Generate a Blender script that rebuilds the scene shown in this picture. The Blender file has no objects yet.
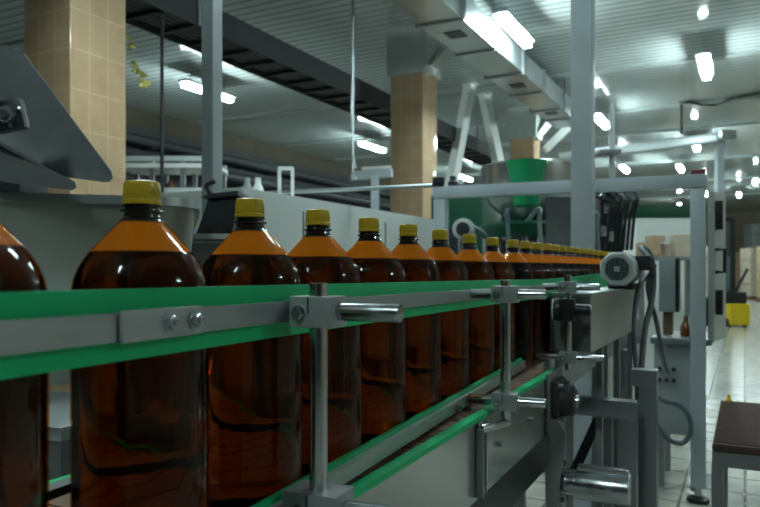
import bpy, bmesh, math, random
from mathutils import Vector, Matrix
random.seed(7)
C = bpy.context.scene.collection
PI = math.pi
# ------------------------------------------------------------------ camera
F = 700.0; HZ = 272.0; CH = 1.18
cd = bpy.data.cameras.new('camera'); cam = bpy.data.objects.new('camera', cd); C.objects.link(cam)
cam.location = (0, 0, CH); cam.rotation_euler = (PI/2, 0, 0)
cd.sensor_width = 36; cd.lens = 36*F/760; cd.shift_y = (HZ-253.5)/760
cd.clip_start = 0.02; cd.clip_end = 200
cd.dof.use_dof = True; cd.dof.focus_distance = 0.95; cd.dof.aperture_fstop = 9.0
sc = bpy.context.scene; sc.camera = cam
# ------------------------------------------------------------------ world, exposure
w = bpy.data.worlds.new('world'); sc.world = w; w.use_nodes = True
w.node_tree.nodes['Background'].inputs[0].default_value = (0.5, 0.62, 0.65, 1)
w.node_tree.nodes['Background'].inputs[1].default_value = 0.003
vs = sc.view_settings; vs.view_transform = 'Standard'; vs.look = 'None'; vs.gamma = 1; vs.use_curve_mapping = False
vs.exposure = 0.40
LAMP = 110.0
LAMP_COL = (0.80, 1.0, 0.98, 1)
try:
    sc.cycles.use_denoising = True
    sc.cycles.max_bounces = 10; sc.cycles.transparent_max_bounces = 24
    sc.cycles.sample_clamp_indirect = 6; sc.cycles.caustics_refractive = False; sc.cycles.caustics_reflective = False
except Exception: pass

# ------------------------------------------------------------------ frames of reference
class Frame:
    """horizontal frame: origin (x, y), heading angle th to the right of +Y; t along, r to the right"""
    def __init__(s, th, ox=0, oy=0): s.th = th; s.ox = ox; s.oy = oy; s.sn = math.sin(th); s.cs = math.cos(th)
    def __call__(s, t, r, z): return Vector((s.ox+t*s.sn+r*s.cs, s.oy+t*s.cs-r*s.sn, z))
    @property
    def yaw(s): return -s.th
ROOM = Frame(math.atan2(365, 700))
ROW = Frame(math.atan2(295, 700))
BELT = Frame(math.radians(26.1), -0.0297+.013*.895, 0.80-.013*.446)
WORLD = Frame(0)
def P(px, py, Z): return Vector(((px-380)/F*Z, Z, CH-(py-HZ)/F*Z))
def TR(fr, px, Z):
    p = P(px, HZ, Z); dx, dy = p.x-fr.ox, p.y-fr.oy
    return dx*fr.sn+dy*fr.cs, dx*fr.cs-dy*fr.sn

# ------------------------------------------------------------------ materials
def nodes(name):
    m = bpy.data.materials.new(name); m.use_nodes = True
    nt = m.node_tree; return m, nt, nt.nodes['Principled BSDF']
def mat(name, col, rough=0.5, metal=0.0, var=0.0, vscale=12.0, bump=0.0, bscale=60.0, stretch=None, rvar=0.0, coat=0.0, spec=0.5):
    m, nt, b = nodes(name)
    b.inputs['Base Color'].default_value = (*col, 1); b.inputs['Roughness'].default_value = rough
    b.inputs['Metallic'].default_value = metal; b.inputs['Coat Weight'].default_value = coat
    b.inputs['Specular IOR Level'].default_value = spec
    if var or bump or rvar:
        tc = nt.nodes.new('ShaderNodeTexCoord'); mp = nt.nodes.new('ShaderNodeMapping')
        nt.links.new(tc.outputs['Object'], mp.inputs[0])
        if stretch: mp.inputs['Scale'].default_value = stretch
        n = nt.nodes.new('ShaderNodeTexNoise'); n.inputs['Scale'].default_value = vscale; n.inputs['Detail'].default_value = 5
        nt.links.new(mp.outputs[0], n.inputs['Vector'])
        if var:
            rp = nt.nodes.new('ShaderNodeValToRGB')
            rp.color_ramp.elements[0].position = 0.3; rp.color_ramp.elements[1].position = 0.7
            rp.color_ramp.elements[0].color = (*[max(0, c*(1-var)) for c in col], 1)
            rp.color_ramp.elements[1].color = (*[min(1, c*(1+var)) for c in col], 1)
            nt.links.new(n.outputs['Fac'], rp.inputs[0]); nt.links.new(rp.outputs[0], b.inputs['Base Color'])
        if rvar:
            mr = nt.nodes.new('ShaderNodeMapRange'); mr.inputs['To Min'].default_value = max(0.03, rough-rvar); mr.inputs['To Max'].default_value = min(1, rough+rvar)
            mr.inputs['From Min'].default_value = 0.3; mr.inputs['From Max'].default_value = 0.7
            nt.links.new(n.outputs['Fac'], mr.inputs[0]); nt.links.new(mr.outputs[0], b.inputs['Roughness'])
        if bump:
            n2 = nt.nodes.new('ShaderNodeTexNoise'); n2.inputs['Scale'].default_value = bscale; n2.inputs['Detail'].default_value = 3
            nt.links.new(mp.outputs[0], n2.inputs['Vector'])
            bp = nt.nodes.new('ShaderNodeBump'); bp.inputs['Strength'].default_value = bump; bp.inputs['Distance'].default_value = 0.002
            nt.links.new(n2.outputs['Fac'], bp.inputs['Height']); nt.links.new(bp.outputs[0], b.inputs['Normal'])
    return m
M = {}
M['steel'] = mat('brushed_steel', (0.40, 0.43, 0.45), 0.38, 0.75, var=0.07, vscale=20, rvar=0.05, bump=0.05, bscale=260, stretch=(1, 1, 9))
M['rod'] = mat('turned_steel', (0.50, 0.53, 0.55), 0.22, 1.0, var=0.1, vscale=40, rvar=0.06)
M['panel'] = mat('stainless_panel', (0.50, 0.53, 0.52), 0.26, 0.9, var=0.025, vscale=2)
M['frame_steel'] = mat('satin_frame_steel', (0.31, 0.335, 0.35), 0.34, 0.8, var=0.05, vscale=9, rvar=0.03)
M['galv'] = mat('galvanised_sheet', (0.46, 0.51, 0.53), 0.32, 0.8, var=0.03, vscale=4, rvar=0.03)
M['grey_paint'] = mat('grey_paint', (0.30, 0.34, 0.36), 0.45, 0.1, var=0.06, vscale=5)
M['post_paint'] = mat('pale_blue_grey_paint', (0.46, 0.53, 0.58), 0.4, 0.1, var=0.06, vscale=5)
M['light_grey'] = mat('light_grey_paint', (0.50, 0.53, 0.51), 0.5, 0.0, var=0.05, vscale=3)
M['white'] = mat('white_paint', (0.82, 0.86, 0.85), 0.45, var=0.04, vscale=4)
M['plate'] = mat('dull_grey_plate', (0.165, 0.18, 0.187), 0.45, 0.4, var=0.12, vscale=14, bump=0.05, bscale=90)
M['black'] = mat('black_plastic', (0.008, 0.013, 0.014), 0.4)
M['hopper'] = mat('grey_hopper_sheet', (0.43, 0.46, 0.43), 0.28, 0.7, var=0.05, vscale=3)
M['fan_grey'] = mat('pale_grey_fan_cover', (0.52, 0.57, 0.57), 0.4)
M['block'] = mat('cast_grey_steel', (0.40, 0.43, 0.45), 0.36, 0.5, var=0.08, vscale=30)
M['rubber'] = mat('dark_hose_rubber', (0.055, 0.075, 0.09), 0.5)
M['hose'] = mat('blue_grey_hose', (0.13, 0.18, 0.21), 0.45)
M['dark_iron'] = mat('dark_iron', (0.030, 0.034, 0.036), 0.5, 0.4, var=0.25, vscale=20)
M['tray'] = mat('dark_cable_tray', (0.022, 0.028, 0.029), 0.65, 0.0, var=0.2, vscale=6)
M['green'] = mat('green_guide_plastic', (0.0, 0.50, 0.185), 0.36, var=0.08, vscale=9, rvar=0.05, spec=0.35)
M['green_dark'] = mat('dark_green_paint', (0.0, 0.055, 0.028), 0.4, var=0.1, vscale=4)
M['green_plastic'] = mat('bright_green_plastic', (0.0, 0.28, 0.10), 0.4)
M['cap'] = mat('gold_cap_plastic', (0.52, 0.365, 0.022), 0.30, 0.0, var=0.05, vscale=40)
M['belt'] = mat('brown_chain', (0.17, 0.095, 0.062), 0.38, var=0.35, vscale=26, rvar=0.12)
M['mat_brown'] = mat('brown_belt_mat', (0.085, 0.045, 0.036), 0.6, var=0.2, vscale=40)
M['carton'] = mat('carton_board', (0.42, 0.31, 0.20), 0.8, var=0.1, vscale=5)
M['carton_pale'] = mat('pale_carton_board', (0.55, 0.47, 0.37), 0.8, var=0.1, vscale=5)
M['yellow'] = mat('yellow_paint', (0.70, 0.50, 0.01), 0.4)
M['orange'] = mat('orange_plastic', (0.65, 0.25, 0.03), 0.4)
M['blue'] = mat('blue_plastic', (0.02, 0.18, 0.55), 0.4)
M['flake_yellow'] = mat('yellow_flake', (0.75, 0.70, 0.18), 0.25, 0.5)
M['red_dark'] = mat('dark_red_paint', (0.16, 0.02, 0.03), 0.5)
M['far_brown'] = mat('brown_pallet_goods', (0.20, 0.12, 0.07), 0.7, var=0.2, vscale=3)
M['amber_far'] = mat('amber_bottle_plastic', (0.12, 0.035, 0.008), 0.15)
M['film'] = mat('pale_stretch_film', (0.55, 0.62, 0.62), 0.3, var=0.15, vscale=4)

def emit(name, col, s):
    m = bpy.data.materials.new(name); m.use_nodes = True; nt = m.node_tree; nt.nodes.clear()
    e = nt.nodes.new('ShaderNodeEmission'); e.inputs[0].default_value = col; e.inputs[1].default_value = s
    o = nt.nodes.new('ShaderNodeOutputMaterial'); nt.links.new(e.outputs[0], o.inputs[0]); return m
M['lamp'] = emit('fluorescent_diffuser', LAMP_COL, LAMP)

def shell_mat(name, tint, rough, gl=1.0):
    """thin coloured PET: tinted see-through wall with a clear surface gloss"""
    m = bpy.data.materials.new(name); m.use_nodes = True; nt = m.node_tree; nt.nodes.clear()
    tr = nt.nodes.new('ShaderNodeBsdfTransparent'); tr.inputs[0].default_value = (*tint, 1)
    g = nt.nodes.new('ShaderNodeBsdfGlossy'); g.inputs['Roughness'].default_value = rough; g.inputs[0].default_value = (gl, gl, gl, 1)
    fr = nt.nodes.new('ShaderNodeFresnel'); fr.inputs[0].default_value = 1.32
    tc = nt.nodes.new('ShaderNodeTexCoord'); n = nt.nodes.new('ShaderNodeTexNoise'); n.inputs['Scale'].default_value = 45
    nt.links.new(tc.outputs['Object'], n.inputs['Vector'])
    bp = nt.nodes.new('ShaderNodeBump'); bp.inputs['Strength'].default_value = 0.12; bp.inputs['Distance'].default_value = 0.002
    nt.links.new(n.outputs['Fac'], bp.inputs['Height']); nt.links.new(bp.outputs[0], g.inputs['Normal']); nt.links.new(bp.outputs[0], fr.inputs['Normal'])
    mx = nt.nodes.new('ShaderNodeMixShader'); o = nt.nodes.new('ShaderNodeOutputMaterial')
    cap_ = nt.nodes.new('ShaderNodeMath'); cap_.operation = 'MINIMUM'; cap_.inputs[1].default_value = 0.075; nt.links.new(fr.outputs[0], cap_.inputs[0]); nt.links.new(cap_.outputs[0], mx.inputs[0]); nt.links.new(tr.outputs[0], mx.inputs[1]); nt.links.new(g.outputs[0], mx.inputs[2]); nt.links.new(mx.outputs[0], o.inputs[0])
    return m
M['amber'] = shell_mat('amber_bottle_wall', (0.95, 0.52, 0.085), 0.06)
def beer_mat():
    m = bpy.data.materials.new('dark_beer'); m.use_nodes = True; nt = m.node_tree; nt.nodes.clear()
    r = nt.nodes.new('ShaderNodeBsdfRefraction'); r.inputs['Color'].default_value = (0.37, 0.265, 0.125, 1); r.inputs['IOR'].default_value = 1.34; r.inputs['Roughness'].default_value = 0.03
    tc = nt.nodes.new('ShaderNodeTexCoord'); mp = nt.nodes.new('ShaderNodeMapping'); mp.inputs['Scale'].default_value = (1, 1, .55)
    n = nt.nodes.new('ShaderNodeTexNoise'); n.inputs['Scale'].default_value = 26; n.inputs['Detail'].default_value = 2
    bp = nt.nodes.new('ShaderNodeBump'); bp.inputs['Strength'].default_value = 0.5; bp.inputs['Distance'].default_value = 0.006
    nt.links.new(tc.outputs['Object'], mp.inputs[0]); nt.links.new(mp.outputs[0], n.inputs['Vector']); nt.links.new(n.outputs['Fac'], bp.inputs['Height']); nt.links.new(bp.outputs[0], r.inputs['Normal'])
    o = nt.nodes.new('ShaderNodeOutputMaterial'); nt.links.new(r.outputs[0], o.inputs[0]); return m
M['beer'] = beer_mat()
def foam_mat():
    m = bpy.data.materials.new('beer_foam'); m.use_nodes = True; nt = m.node_tree; nt.nodes.clear()
    d = nt.nodes.new('ShaderNodeBsdfDiffuse'); d.inputs[0].default_value = (0.90, 0.82, 0.52, 1)
    t = nt.nodes.new('ShaderNodeBsdfTranslucent'); t.inputs[0].default_value = (0.90, 0.82, 0.52, 1)
    mx = nt.nodes.new('ShaderNodeMixShader'); mx.inputs[0].default_value = 0.5
    o = nt.nodes.new('ShaderNodeOutputMaterial')
    nt.links.new(d.outputs[0], mx.inputs[1]); nt.links.new(t.outputs[0], mx.inputs[2]); nt.links.new(mx.outputs[0], o.inputs[0]); return m
M['foam'] = foam_mat()
M['neck'] = mat('thick_amber_neck', (0.008, 0.004, 0.003), 0.06, 0.0, coat=1.0)

def tile_mat(name, c1, c2, grout, bw, bh, gsize, rough, upright=False, bump=0.25, dirt=0.0):
    m, nt, b = nodes(name)
    tc = nt.nodes.new('ShaderNodeTexCoord')
    br = nt.nodes.new('ShaderNodeTexBrick'); br.offset = 0; br.squash = 1
    br.inputs['Color1'].default_value = (*c1, 1); br.inputs['Color2'].default_value = (*c2, 1); br.inputs['Mortar'].default_value = (*grout, 1)
    br.inputs['Scale'].default_value = 1; br.inputs['Mortar Size'].default_value = gsize; br.inputs['Brick Width'].default_value = bw; br.inputs['Row Height'].default_value = bh
    br.inputs['Mortar Smooth'].default_value = 0.1
    if upright:
        sp = nt.nodes.new('ShaderNodeSeparateXYZ'); ad = nt.nodes.new('ShaderNodeMath'); ad.operation = 'ADD'; cb = nt.nodes.new('ShaderNodeCombineXYZ')
        nt.links.new(tc.outputs['Object'], sp.inputs[0]); nt.links.new(sp.outputs[0], ad.inputs[0]); nt.links.new(sp.outputs[1], ad.inputs[1])
        nt.links.new(ad.outputs[0], cb.inputs[0]); nt.links.new(sp.outputs[2], cb.inputs[1]); nt.links.new(cb.outputs[0], br.inputs['Vector'])
    else: nt.links.new(tc.outputs['Object'], br.inputs['Vector'])
    n = nt.nodes.new('ShaderNodeTexNoise'); n.inputs['Scale'].default_value = 7; n.inputs['Detail'].default_value = 6
    nt.links.new(tc.outputs['Object'], n.inputs['Vector'])
    rp = nt.nodes.new('ShaderNodeValToRGB'); rp.color_ramp.elements[0].position = 0.3; rp.color_ramp.elements[1].position = 0.75
    d = 0.86-dirt; rp.color_ramp.elements[0].color = (d, d*0.97, d*0.94, 1); rp.color_ramp.elements[1].color = (1, 1, 1, 1)
    nt.links.new(n.outputs['Fac'], rp.inputs[0])
    mx = nt.nodes.new('ShaderNodeMix'); mx.data_type = 'RGBA'; mx.blend_type = 'MULTIPLY'; mx.inputs[0].default_value = 1
    nt.links.new(br.outputs['Color'], mx.inputs[6]); nt.links.new(rp.outputs[0], mx.inputs[7]); nt.links.new(mx.outputs[2], b.inputs['Base Color'])
    b.inputs['Roughness'].default_value = rough
    bp = nt.nodes.new('ShaderNodeBump'); bp.invert = True; bp.inputs['Strength'].default_value = bump; bp.inputs['Distance'].default_value = 0.003
    nt.links.new(br.outputs['Fac'], bp.inputs['Height']); nt.links.new(bp.outputs[0], b.inputs['Normal'])
    return m
M['col_tile'] = tile_mat('beige_wall_tile', (0.45, 0.32, 0.20), (0.42, 0.295, 0.185), (0.53, 0.395, 0.26), 0.1533, 0.265, 0.005, 0.09, upright=True)
M['floor_tile'] = tile_mat('pale_floor_tile', (0.56, 0.56, 0.50), (0.52, 0.52, 0.47), (0.13, 0.12, 0.10), 0.30, 0.30, 0.008, 0.22, dirt=0.2)

def ribbed(name, col, period, rough, strength, axis=1, metal=0, seam=0):
    m, nt, b = nodes(name); b.inputs['Base Color'].default_value = (*col, 1); b.inputs['Roughness'].default_value = rough; b.inputs['Metallic'].default_value = metal; b.inputs['Specular IOR Level'].default_value = 0.18
    tc = nt.nodes.new('ShaderNodeTexCoord'); wv = nt.nodes.new('ShaderNodeTexWave'); wv.wave_type = 'BANDS'; wv.bands_direction = 'XYZ'[axis]
    wv.inputs['Scale'].default_value = 0.314/period; wv.wave_profile = 'SIN'
    nt.links.new(tc.outputs['Object'], wv.inputs['Vector'])
    bp = nt.nodes.new('ShaderNodeBump'); bp.inputs['Strength'].default_value = strength; bp.inputs['Distance'].default_value = 0.01
    nt.links.new(wv.outputs['Fac'], bp.inputs['Height']); nt.links.new(bp.outputs[0], b.inputs['Normal'])
    n = nt.nodes.new('ShaderNodeTexNoise'); n.inputs['Scale'].default_value = 0.7; n.inputs['Detail'].default_value = 4
    nt.links.new(tc.outputs['Object'], n.inputs['Vector'])
    rp = nt.nodes.new('ShaderNodeValToRGB'); rp.color_ramp.elements[0].position = 0.3; rp.color_ramp.elements[1].position = 0.7
    rp.color_ramp.elements[0].color = (*[c*0.88 for c in col], 1); rp.color_ramp.elements[1].color = (*col, 1)
    nt.links.new(n.outputs['Fac'], rp.inputs[0]); nt.links.new(rp.outputs[0], b.inputs['Base Color'])
    if seam:   # dark joint between two panel strips
        r2 = nt.nodes.new('ShaderNodeValToRGB'); r2.color_ramp.elements[0].position = 0.0; r2.color_ramp.elements[1].position = 0.35
        r2.color_ramp.elements[0].color = (1-seam, 1-seam, 1-seam, 1); r2.color_ramp.elements[1].color = (1, 1, 1, 1)
        nt.links.new(wv.outputs['Fac'], r2.inputs[0])
        mx = nt.nodes.new('ShaderNodeMix'); mx.data_type = 'RGBA'; mx.blend_type = 'MULTIPLY'; mx.inputs[0].default_value = 1
        nt.links.new(rp.outputs[0], mx.inputs[6]); nt.links.new(r2.outputs[0], mx.inputs[7]); nt.links.new(mx.outputs[2], b.inputs['Base Color'])
    return m
M['ceiling'] = ribbed('white_ribbed_ceiling_panel', (0.53, 0.60, 0.60), 0.16, 0.10, 0.05, seam=0.5)
M['rib_white'] = ribbed('white_ribbed_sheet', (0.55, 0.60, 0.59), 0.16, 0.35, 0.6, axis=0)
M['batten'] = mat('ceiling_batten', (0.36, 0.41, 0.41), 0.5)
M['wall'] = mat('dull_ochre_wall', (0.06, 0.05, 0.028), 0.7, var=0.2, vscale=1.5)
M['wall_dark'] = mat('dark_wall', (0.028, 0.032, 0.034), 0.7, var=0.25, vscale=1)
M['wall_brown'] = mat('brown_back_wall', (0.42, 0.36, 0.27), 0.7, var=0.3, vscale=0.6)

# ------------------------------------------------------------------ mesh helpers
class MB:
    def __init__(s): s.bm = bmesh.new()
    def box(s, c, size, yaw=0, rot=None, bev=0.0):
        c = Vector(c); mtx = Matrix.Translation(c) @ (rot.to_4x4() if rot else Matrix.Rotation(yaw, 4, 'Z')) @ Matrix.Diagonal((*size, 1))
        g = bmesh.ops.create_cube(s.bm, size=1, matrix=mtx)
        if bev:
            es = list({e for v in g['verts'] for e in v.link_edges})
            bmesh.ops.bevel(s.bm, geom=es, offset=bev, segments=2, affect='EDGES', profile=0.7)
        return s
    def beam(s, a, b, wd, ht, up=(0, 0, 1), bev=0.0):
        a = Vector(a); b = Vector(b); d = b-a; L = d.length; y = d/L; z = Vector(up)
        if abs(z.dot(y)) > 0.98: z = Vector((0, 1, 0))
        x = y.cross(z).normalized(); z = x.cross(y).normalized()
        rot = Matrix((x, y, z)).transposed()
        return s.box((a+b)/2, (wd, L, ht), rot=rot, bev=bev)
    def cyl(s, a, b, r, r2=None, seg=20, bev=0.0):
        a = Vector(a); b = Vector(b); d = b-a; L = d.length
        q = Vector((0, 0, 1)).rotation_difference(d)
        mtx = Matrix.Translation((a+b)/2) @ q.to_matrix().to_4x4()
        g = bmesh.ops.create_cone(s.bm, cap_ends=True, segments=seg, radius1=r, radius2=r if r2 is None else r2, depth=L, matrix=mtx)
        if bev:
            es = [e for e in {e for v in g['verts'] for e in v.link_edges} if any(len(f.verts) > 4 for f in e.link_faces)]
            bmesh.ops.bevel(s.bm, geom=es, offset=bev, segments=2, affect='EDGES', profile=0.7)
        return s
    def lathe(s, prof, c=(0, 0, 0), seg=32, cap=True, rib=None):
        c = Vector(c); rings = []
        for i, (r, z) in enumerate(prof):
            ring = []
            for k in range(seg):
                a = 2*PI*k/seg; rr = r
                if rib and rib[0] <= i <= rib[1] and k % 2: rr = r*rib[2]
                ring.append(s.bm.verts.new(c+Vector((rr*math.cos(a), rr*math.sin(a), z))))
            rings.append(ring)
        for a, b in zip(rings, rings[1:]):
            for k in range(seg): s.bm.faces.new((a[k], a[(k+1) % seg], b[(k+1) % seg], b[k]))
        if cap:
            s.bm.faces.new(rings[0][::-1]); s.bm.faces.new(rings[-1])
        return s
    def tube(s, pts, r, seg=10, sub=6):
        pts = [Vector(p) for p in pts]
        if len(pts) > 2 and sub > 1:
            q = []
            for i in range(len(pts)-1):
                p0 = pts[max(0, i-1)]; p1 = pts[i]; p2 = pts[i+1]; p3 = pts[min(len(pts)-1, i+2)]
                for k in range(sub):
                    t = k/sub
                    q.append(0.5*((2*p1)+(p2-p0)*t+(2*p0-5*p1+4*p2-p3)*t*t+(3*p1-p0-3*p2+p3)*t**3))
            q.append(pts[-1]); pts = q
        rings = []; ref = None
        for i, p in enumerate(pts):
            d = (pts[min(i+1, len(pts)-1)]-pts[max(i-1, 0)]).normalized()
            if ref is None: ref = Vector((0, 0, 1)) if abs(d.z) < 0.9 else Vector((1, 0, 0))
            u = (ref-d*ref.dot(d)).normalized(); v = d.cross(u); ref = u
            rings.append([s.bm.verts.new(p+r*(math.cos(2*PI*k/seg)*u+math.sin(2*PI*k/seg)*v)) for k in range(seg)])
        for a, b in zip(rings, rings[1:]):
            for k in range(seg): s.bm.faces.new((a[k], b[k], b[(k+1) % seg], a[(k+1) % seg]))
        s.bm.faces.new(rings[0]); s.bm.faces.new(rings[-1][::-1]); return s
    def sweep(s, pts, prof, closed=True):
        """prof: (offset to the right of travel, z offset); pts: path"""
        pts = [Vector(p) for p in pts]; rings = []
        for i, p in enumerate(pts):
            d = pts[min(i+1, len(pts)-1)]-pts[max(i-1, 0)]; d.z = 0; d.normalize(); rt = Vector((d.y, -d.x, 0))
            rings.append([s.bm.verts.new(p+rt*o+Vector((0, 0, z))) for o, z in prof])
        n = len(prof)
        for a, b in zip(rings, rings[1:]):
            for k in range(n): s.bm.faces.new((a[k], a[(k+1) % n], b[(k+1) % n], b[k]))
        s.bm.faces.new(rings[0][::-1]); s.bm.faces.new(rings[-1]); return s
    def prism(s, pts, vec):
        vec = Vector(vec); a = [s.bm.verts.new(Vector(p)) for p in pts]; b = [s.bm.verts.new(Vector(p)+vec) for p in pts]
        n = len(a); s.bm.faces.new(a[::-1]); s.bm.faces.new(b)
        for k in range(n): s.bm.faces.new((a[k], a[(k+1) % n], b[(k+1) % n], b[k]))
        return s
    def loft(s, loops, cap=True):
        rings = [[s.bm.verts.new(Vector(p)) for p in l] for l in loops]; n = len(rings[0])
        for a, b in zip(rings, rings[1:]):
            for k in range(n): s.bm.faces.new((a[k], a[(k+1) % n], b[(k+1) % n], b[k]))
        if cap: s.bm.faces.new(rings[0][::-1]); s.bm.faces.new(rings[-1])
        return s
def base(o):
    return Vector(o.get('_base', (0, 0, 0)))
BASES = {}
def obj(name, mb, material, parent=None, smooth=True, label=None, ang=35):
    bm = mb.bm
    bmesh.ops.recalc_face_normals(bm, faces=bm.faces)
    if parent is not None:
        off = BASES[parent.name]; bmesh.ops.translate(bm, verts=bm.verts, vec=-off)
    me = bpy.data.meshes.new(name); 
    if smooth:
        for f in bm.faces: f.smooth = True
        for e in bm.edges:
            if len(e.link_faces) == 2 and e.calc_face_angle(0) > math.radians(ang): e.smooth = False
    bm.to_mesh(me); bm.free()
    me.materials.append(M[material] if isinstance(material, str) else material)
    o = bpy.data.objects.new(name, me); C.objects.link(o)
    if parent is not None:
        o.parent = parent; BASES[o.name] = BASES[parent.name]
    if label: o['label'] = label
    return o
def thing(name, label, cat, loc=(0, 0, 0), group=None):
    o = bpy.data.objects.new(name, None); C.objects.link(o); o.location = loc; o.empty_display_size = 0.1
    o['label'] = label; o['category'] = cat
    if group: o['group'] = group
    BASES[o.name] = Vector(loc); return o
def solo(name, mb, material, label, cat, loc=None, group=None, kind=None):
    if loc is None: 
        vs_ = [v.co for v in mb.bm.verts]; loc = Vector((sum(v.x for v in vs_)/len(vs_), sum(v.y for v in vs_)/len(vs_), min(v.z for v in vs_)))
    loc = Vector(loc)
    bmesh.ops.translate(mb.bm, verts=mb.bm.verts, vec=-loc)
    o = obj(name, mb, material); o.location = loc; o['label'] = label; o['category'] = cat
    if group: o['group'] = group
    if kind: o['kind'] = kind
    return o
def sub(name, mb, material, part, label=None): return obj(name, mb, material, part, label=label)
def copy_tree(o, loc=None, parent=None):
    c = o.copy(); C.objects.link(c)
    if parent is not None: c.parent = parent
    for ch in list(o.children): copy_tree(ch, None, c)
    if loc is not None: c.location = loc
    return c
def struct(name, mb, material, yaw=0, label=None):
    o = obj(name, mb, material); o.rotation_euler.z = yaw; o['kind'] = 'structure'
    if label: o['label'] = label
    return o
#@@ROOM
# ------------------------------------------------------------------ room shell (built in room axes: x = r, y = t)
CEIL = 4.36
T0, T1, R0, R1 = -6.0, 42.0, -10.5, 10.0
ry = ROOM.yaw
struct('floor', MB().box(((R0+R1)/2, (T0+T1)/2, -0.05), (R1-R0+0.4, T1-T0+0.4, 0.1)), 'floor_tile', ry)
struct('ceiling', MB().box(((R0+R1)/2, (T0+T1)/2, CEIL+0.05), (R1-R0+0.4, T1-T0+0.4, 0.1)), 'ceiling', ry)
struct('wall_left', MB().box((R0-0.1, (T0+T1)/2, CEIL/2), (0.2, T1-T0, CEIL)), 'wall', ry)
struct('wall_right', MB().box((R1+0.1, (T0+T1)/2, CEIL/2), (0.2, T1-T0, CEIL)), 'wall_brown', ry)
struct('wall_back', MB().box(((R0+R1)/2, T1+0.1, CEIL/2), (R1-R0, 0.2, CEIL)), 'wall_brown', ry)
struct('wall_front', MB().box(((R0+R1)/2, T0-0.1, CEIL/2), (R1-R0, 0.2, CEIL)), 'wall_dark', ry)
# pale battens across the ceiling
for k, t in enumerate((6.3, 11.4, 14.4, 16.9, 21.6, 26.5, 32)):
    struct('trim_%d' % (k+1), MB().box((0, t, CEIL-0.02), (R1-R0-0.1, 0.14, 0.04)), 'batten', ry)
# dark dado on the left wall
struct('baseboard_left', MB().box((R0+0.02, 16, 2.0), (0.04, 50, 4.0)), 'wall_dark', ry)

# ------------------------------------------------------------------ tiled columns
COLS = [(TR(ROOM, 76, 4.88), 'nearest'), (TR(ROOM, 414, 9.25), 'mid'), (TR(ROOM, 525, 13.7), 'far')]
clabel = ['beige tiled column rising behind the steel hopper at left',
          'beige tiled column crossed by a tray shadow, under a ribbed white head',
          'beige tiled column half hidden behind the green funnel']
TOPZ = [CEIL-0.55, CEIL-0.62, CEIL-0.6]
for i, ((t, r), _) in enumerate(COLS):
    th = thing('tiled_column', clabel[i], 'column', ROOM(t, r, 0)); th.rotation_euler.z = ry; BASES[th.name] = Vector((0, 0, 0)); th['kind'] = 'structure'
    obj('shaft', MB().box((0, 0, TOPZ[i]/2), (0.46, 0.46, TOPZ[i]), bev=0.004), 'col_tile', th)
    obj('head', MB().box((0, 0, (TOPZ[i]+CEIL)/2), (0.56, 0.50, CEIL-TOPZ[i]-0.002)), 'rib_white', th)

# ------------------------------------------------------------------ fluorescent lamps
lamp = thing('ceiling_lamp', '', 'lamp', (0, 0, 0))
obj('diffuser', MB().box((0, 0, -0.036), (0.105, 1.12, 0.07), bev=0.028), 'lamp', lamp)
obj('housing', MB().box((0, 0, 0.020), (0.18, 1.18, 0.04), bev=0.004), 'grey_paint', lamp)
for y in (-0.42, 0.42): obj('hanger', MB().cyl((0, y, 0.04), (0, y, CEIL-4.10), 0.006, seg=8), 'grey_paint', lamp)
LAMPS = [  # t, r, label
 (8.2, -2.45, 'fluorescent lamp right beside the galvanised air duct'),
 (13.9, -2.45, 'fluorescent lamp just right of the pale steel post, lower of the pair'),
 (20.6, -3.0, 'small far fluorescent lamp above the machine frame beam, right of the steel post'),
 (8.7, -7.65, 'fluorescent lamp partly hidden behind the grey post at left'),
 (14.3, -7.65, 'fluorescent lamp just left of the middle tiled column'),
 (20.3, -7.65, 'far fluorescent lamp low on the left ceiling beyond the tiled columns'),
 (10.9, -0.5, 'fluorescent lamp hanging alone at the upper right'),
 (17.6, -1.0, 'fluorescent lamp just under the galvanised channel at right'),
 (21.2, -1.6, 'fluorescent lamp seen between the galvanised channel and the machine frame'),
 (25.5, 0.3, 'right-hand far fluorescent lamp beyond the galvanised upright'),
 (29.5, -0.2, 'farthest fluorescent lamp seen right of the galvanised upright'),
 (28.5, -1.3, 'far fluorescent lamp just behind the galvanised upright'),
 (2.5, -2.45, 'fluorescent lamp over the bottle row, out of the picture'),
 (-2.5, -0.5, 'fluorescent lamp of the aisle row, just behind the camera'),
 (3.2, 5.6, 'added unseen lamp right of the camera, brightening the guide rail fronts'),  # extra lamp, added out of view to brighten the rail fronts
 (4.2, -0.5, 'fluorescent lamp over the machine frame, above the picture'),
 (17.0, 5.5, 'fluorescent lamp over the far aisle, right of the picture'),
 (33.0, -2.5, 'fluorescent lamp over the far store by the back wall'),
]
for i, (t, r, lab) in enumerate(LAMPS):
    o = lamp if i == 0 else copy_tree(lamp)
    o.location = ROOM(t, r, 4.10); o.rotation_euler.z = ry; o['label'] = lab; o['group'] = 'fluorescent ceiling lamps'

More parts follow.
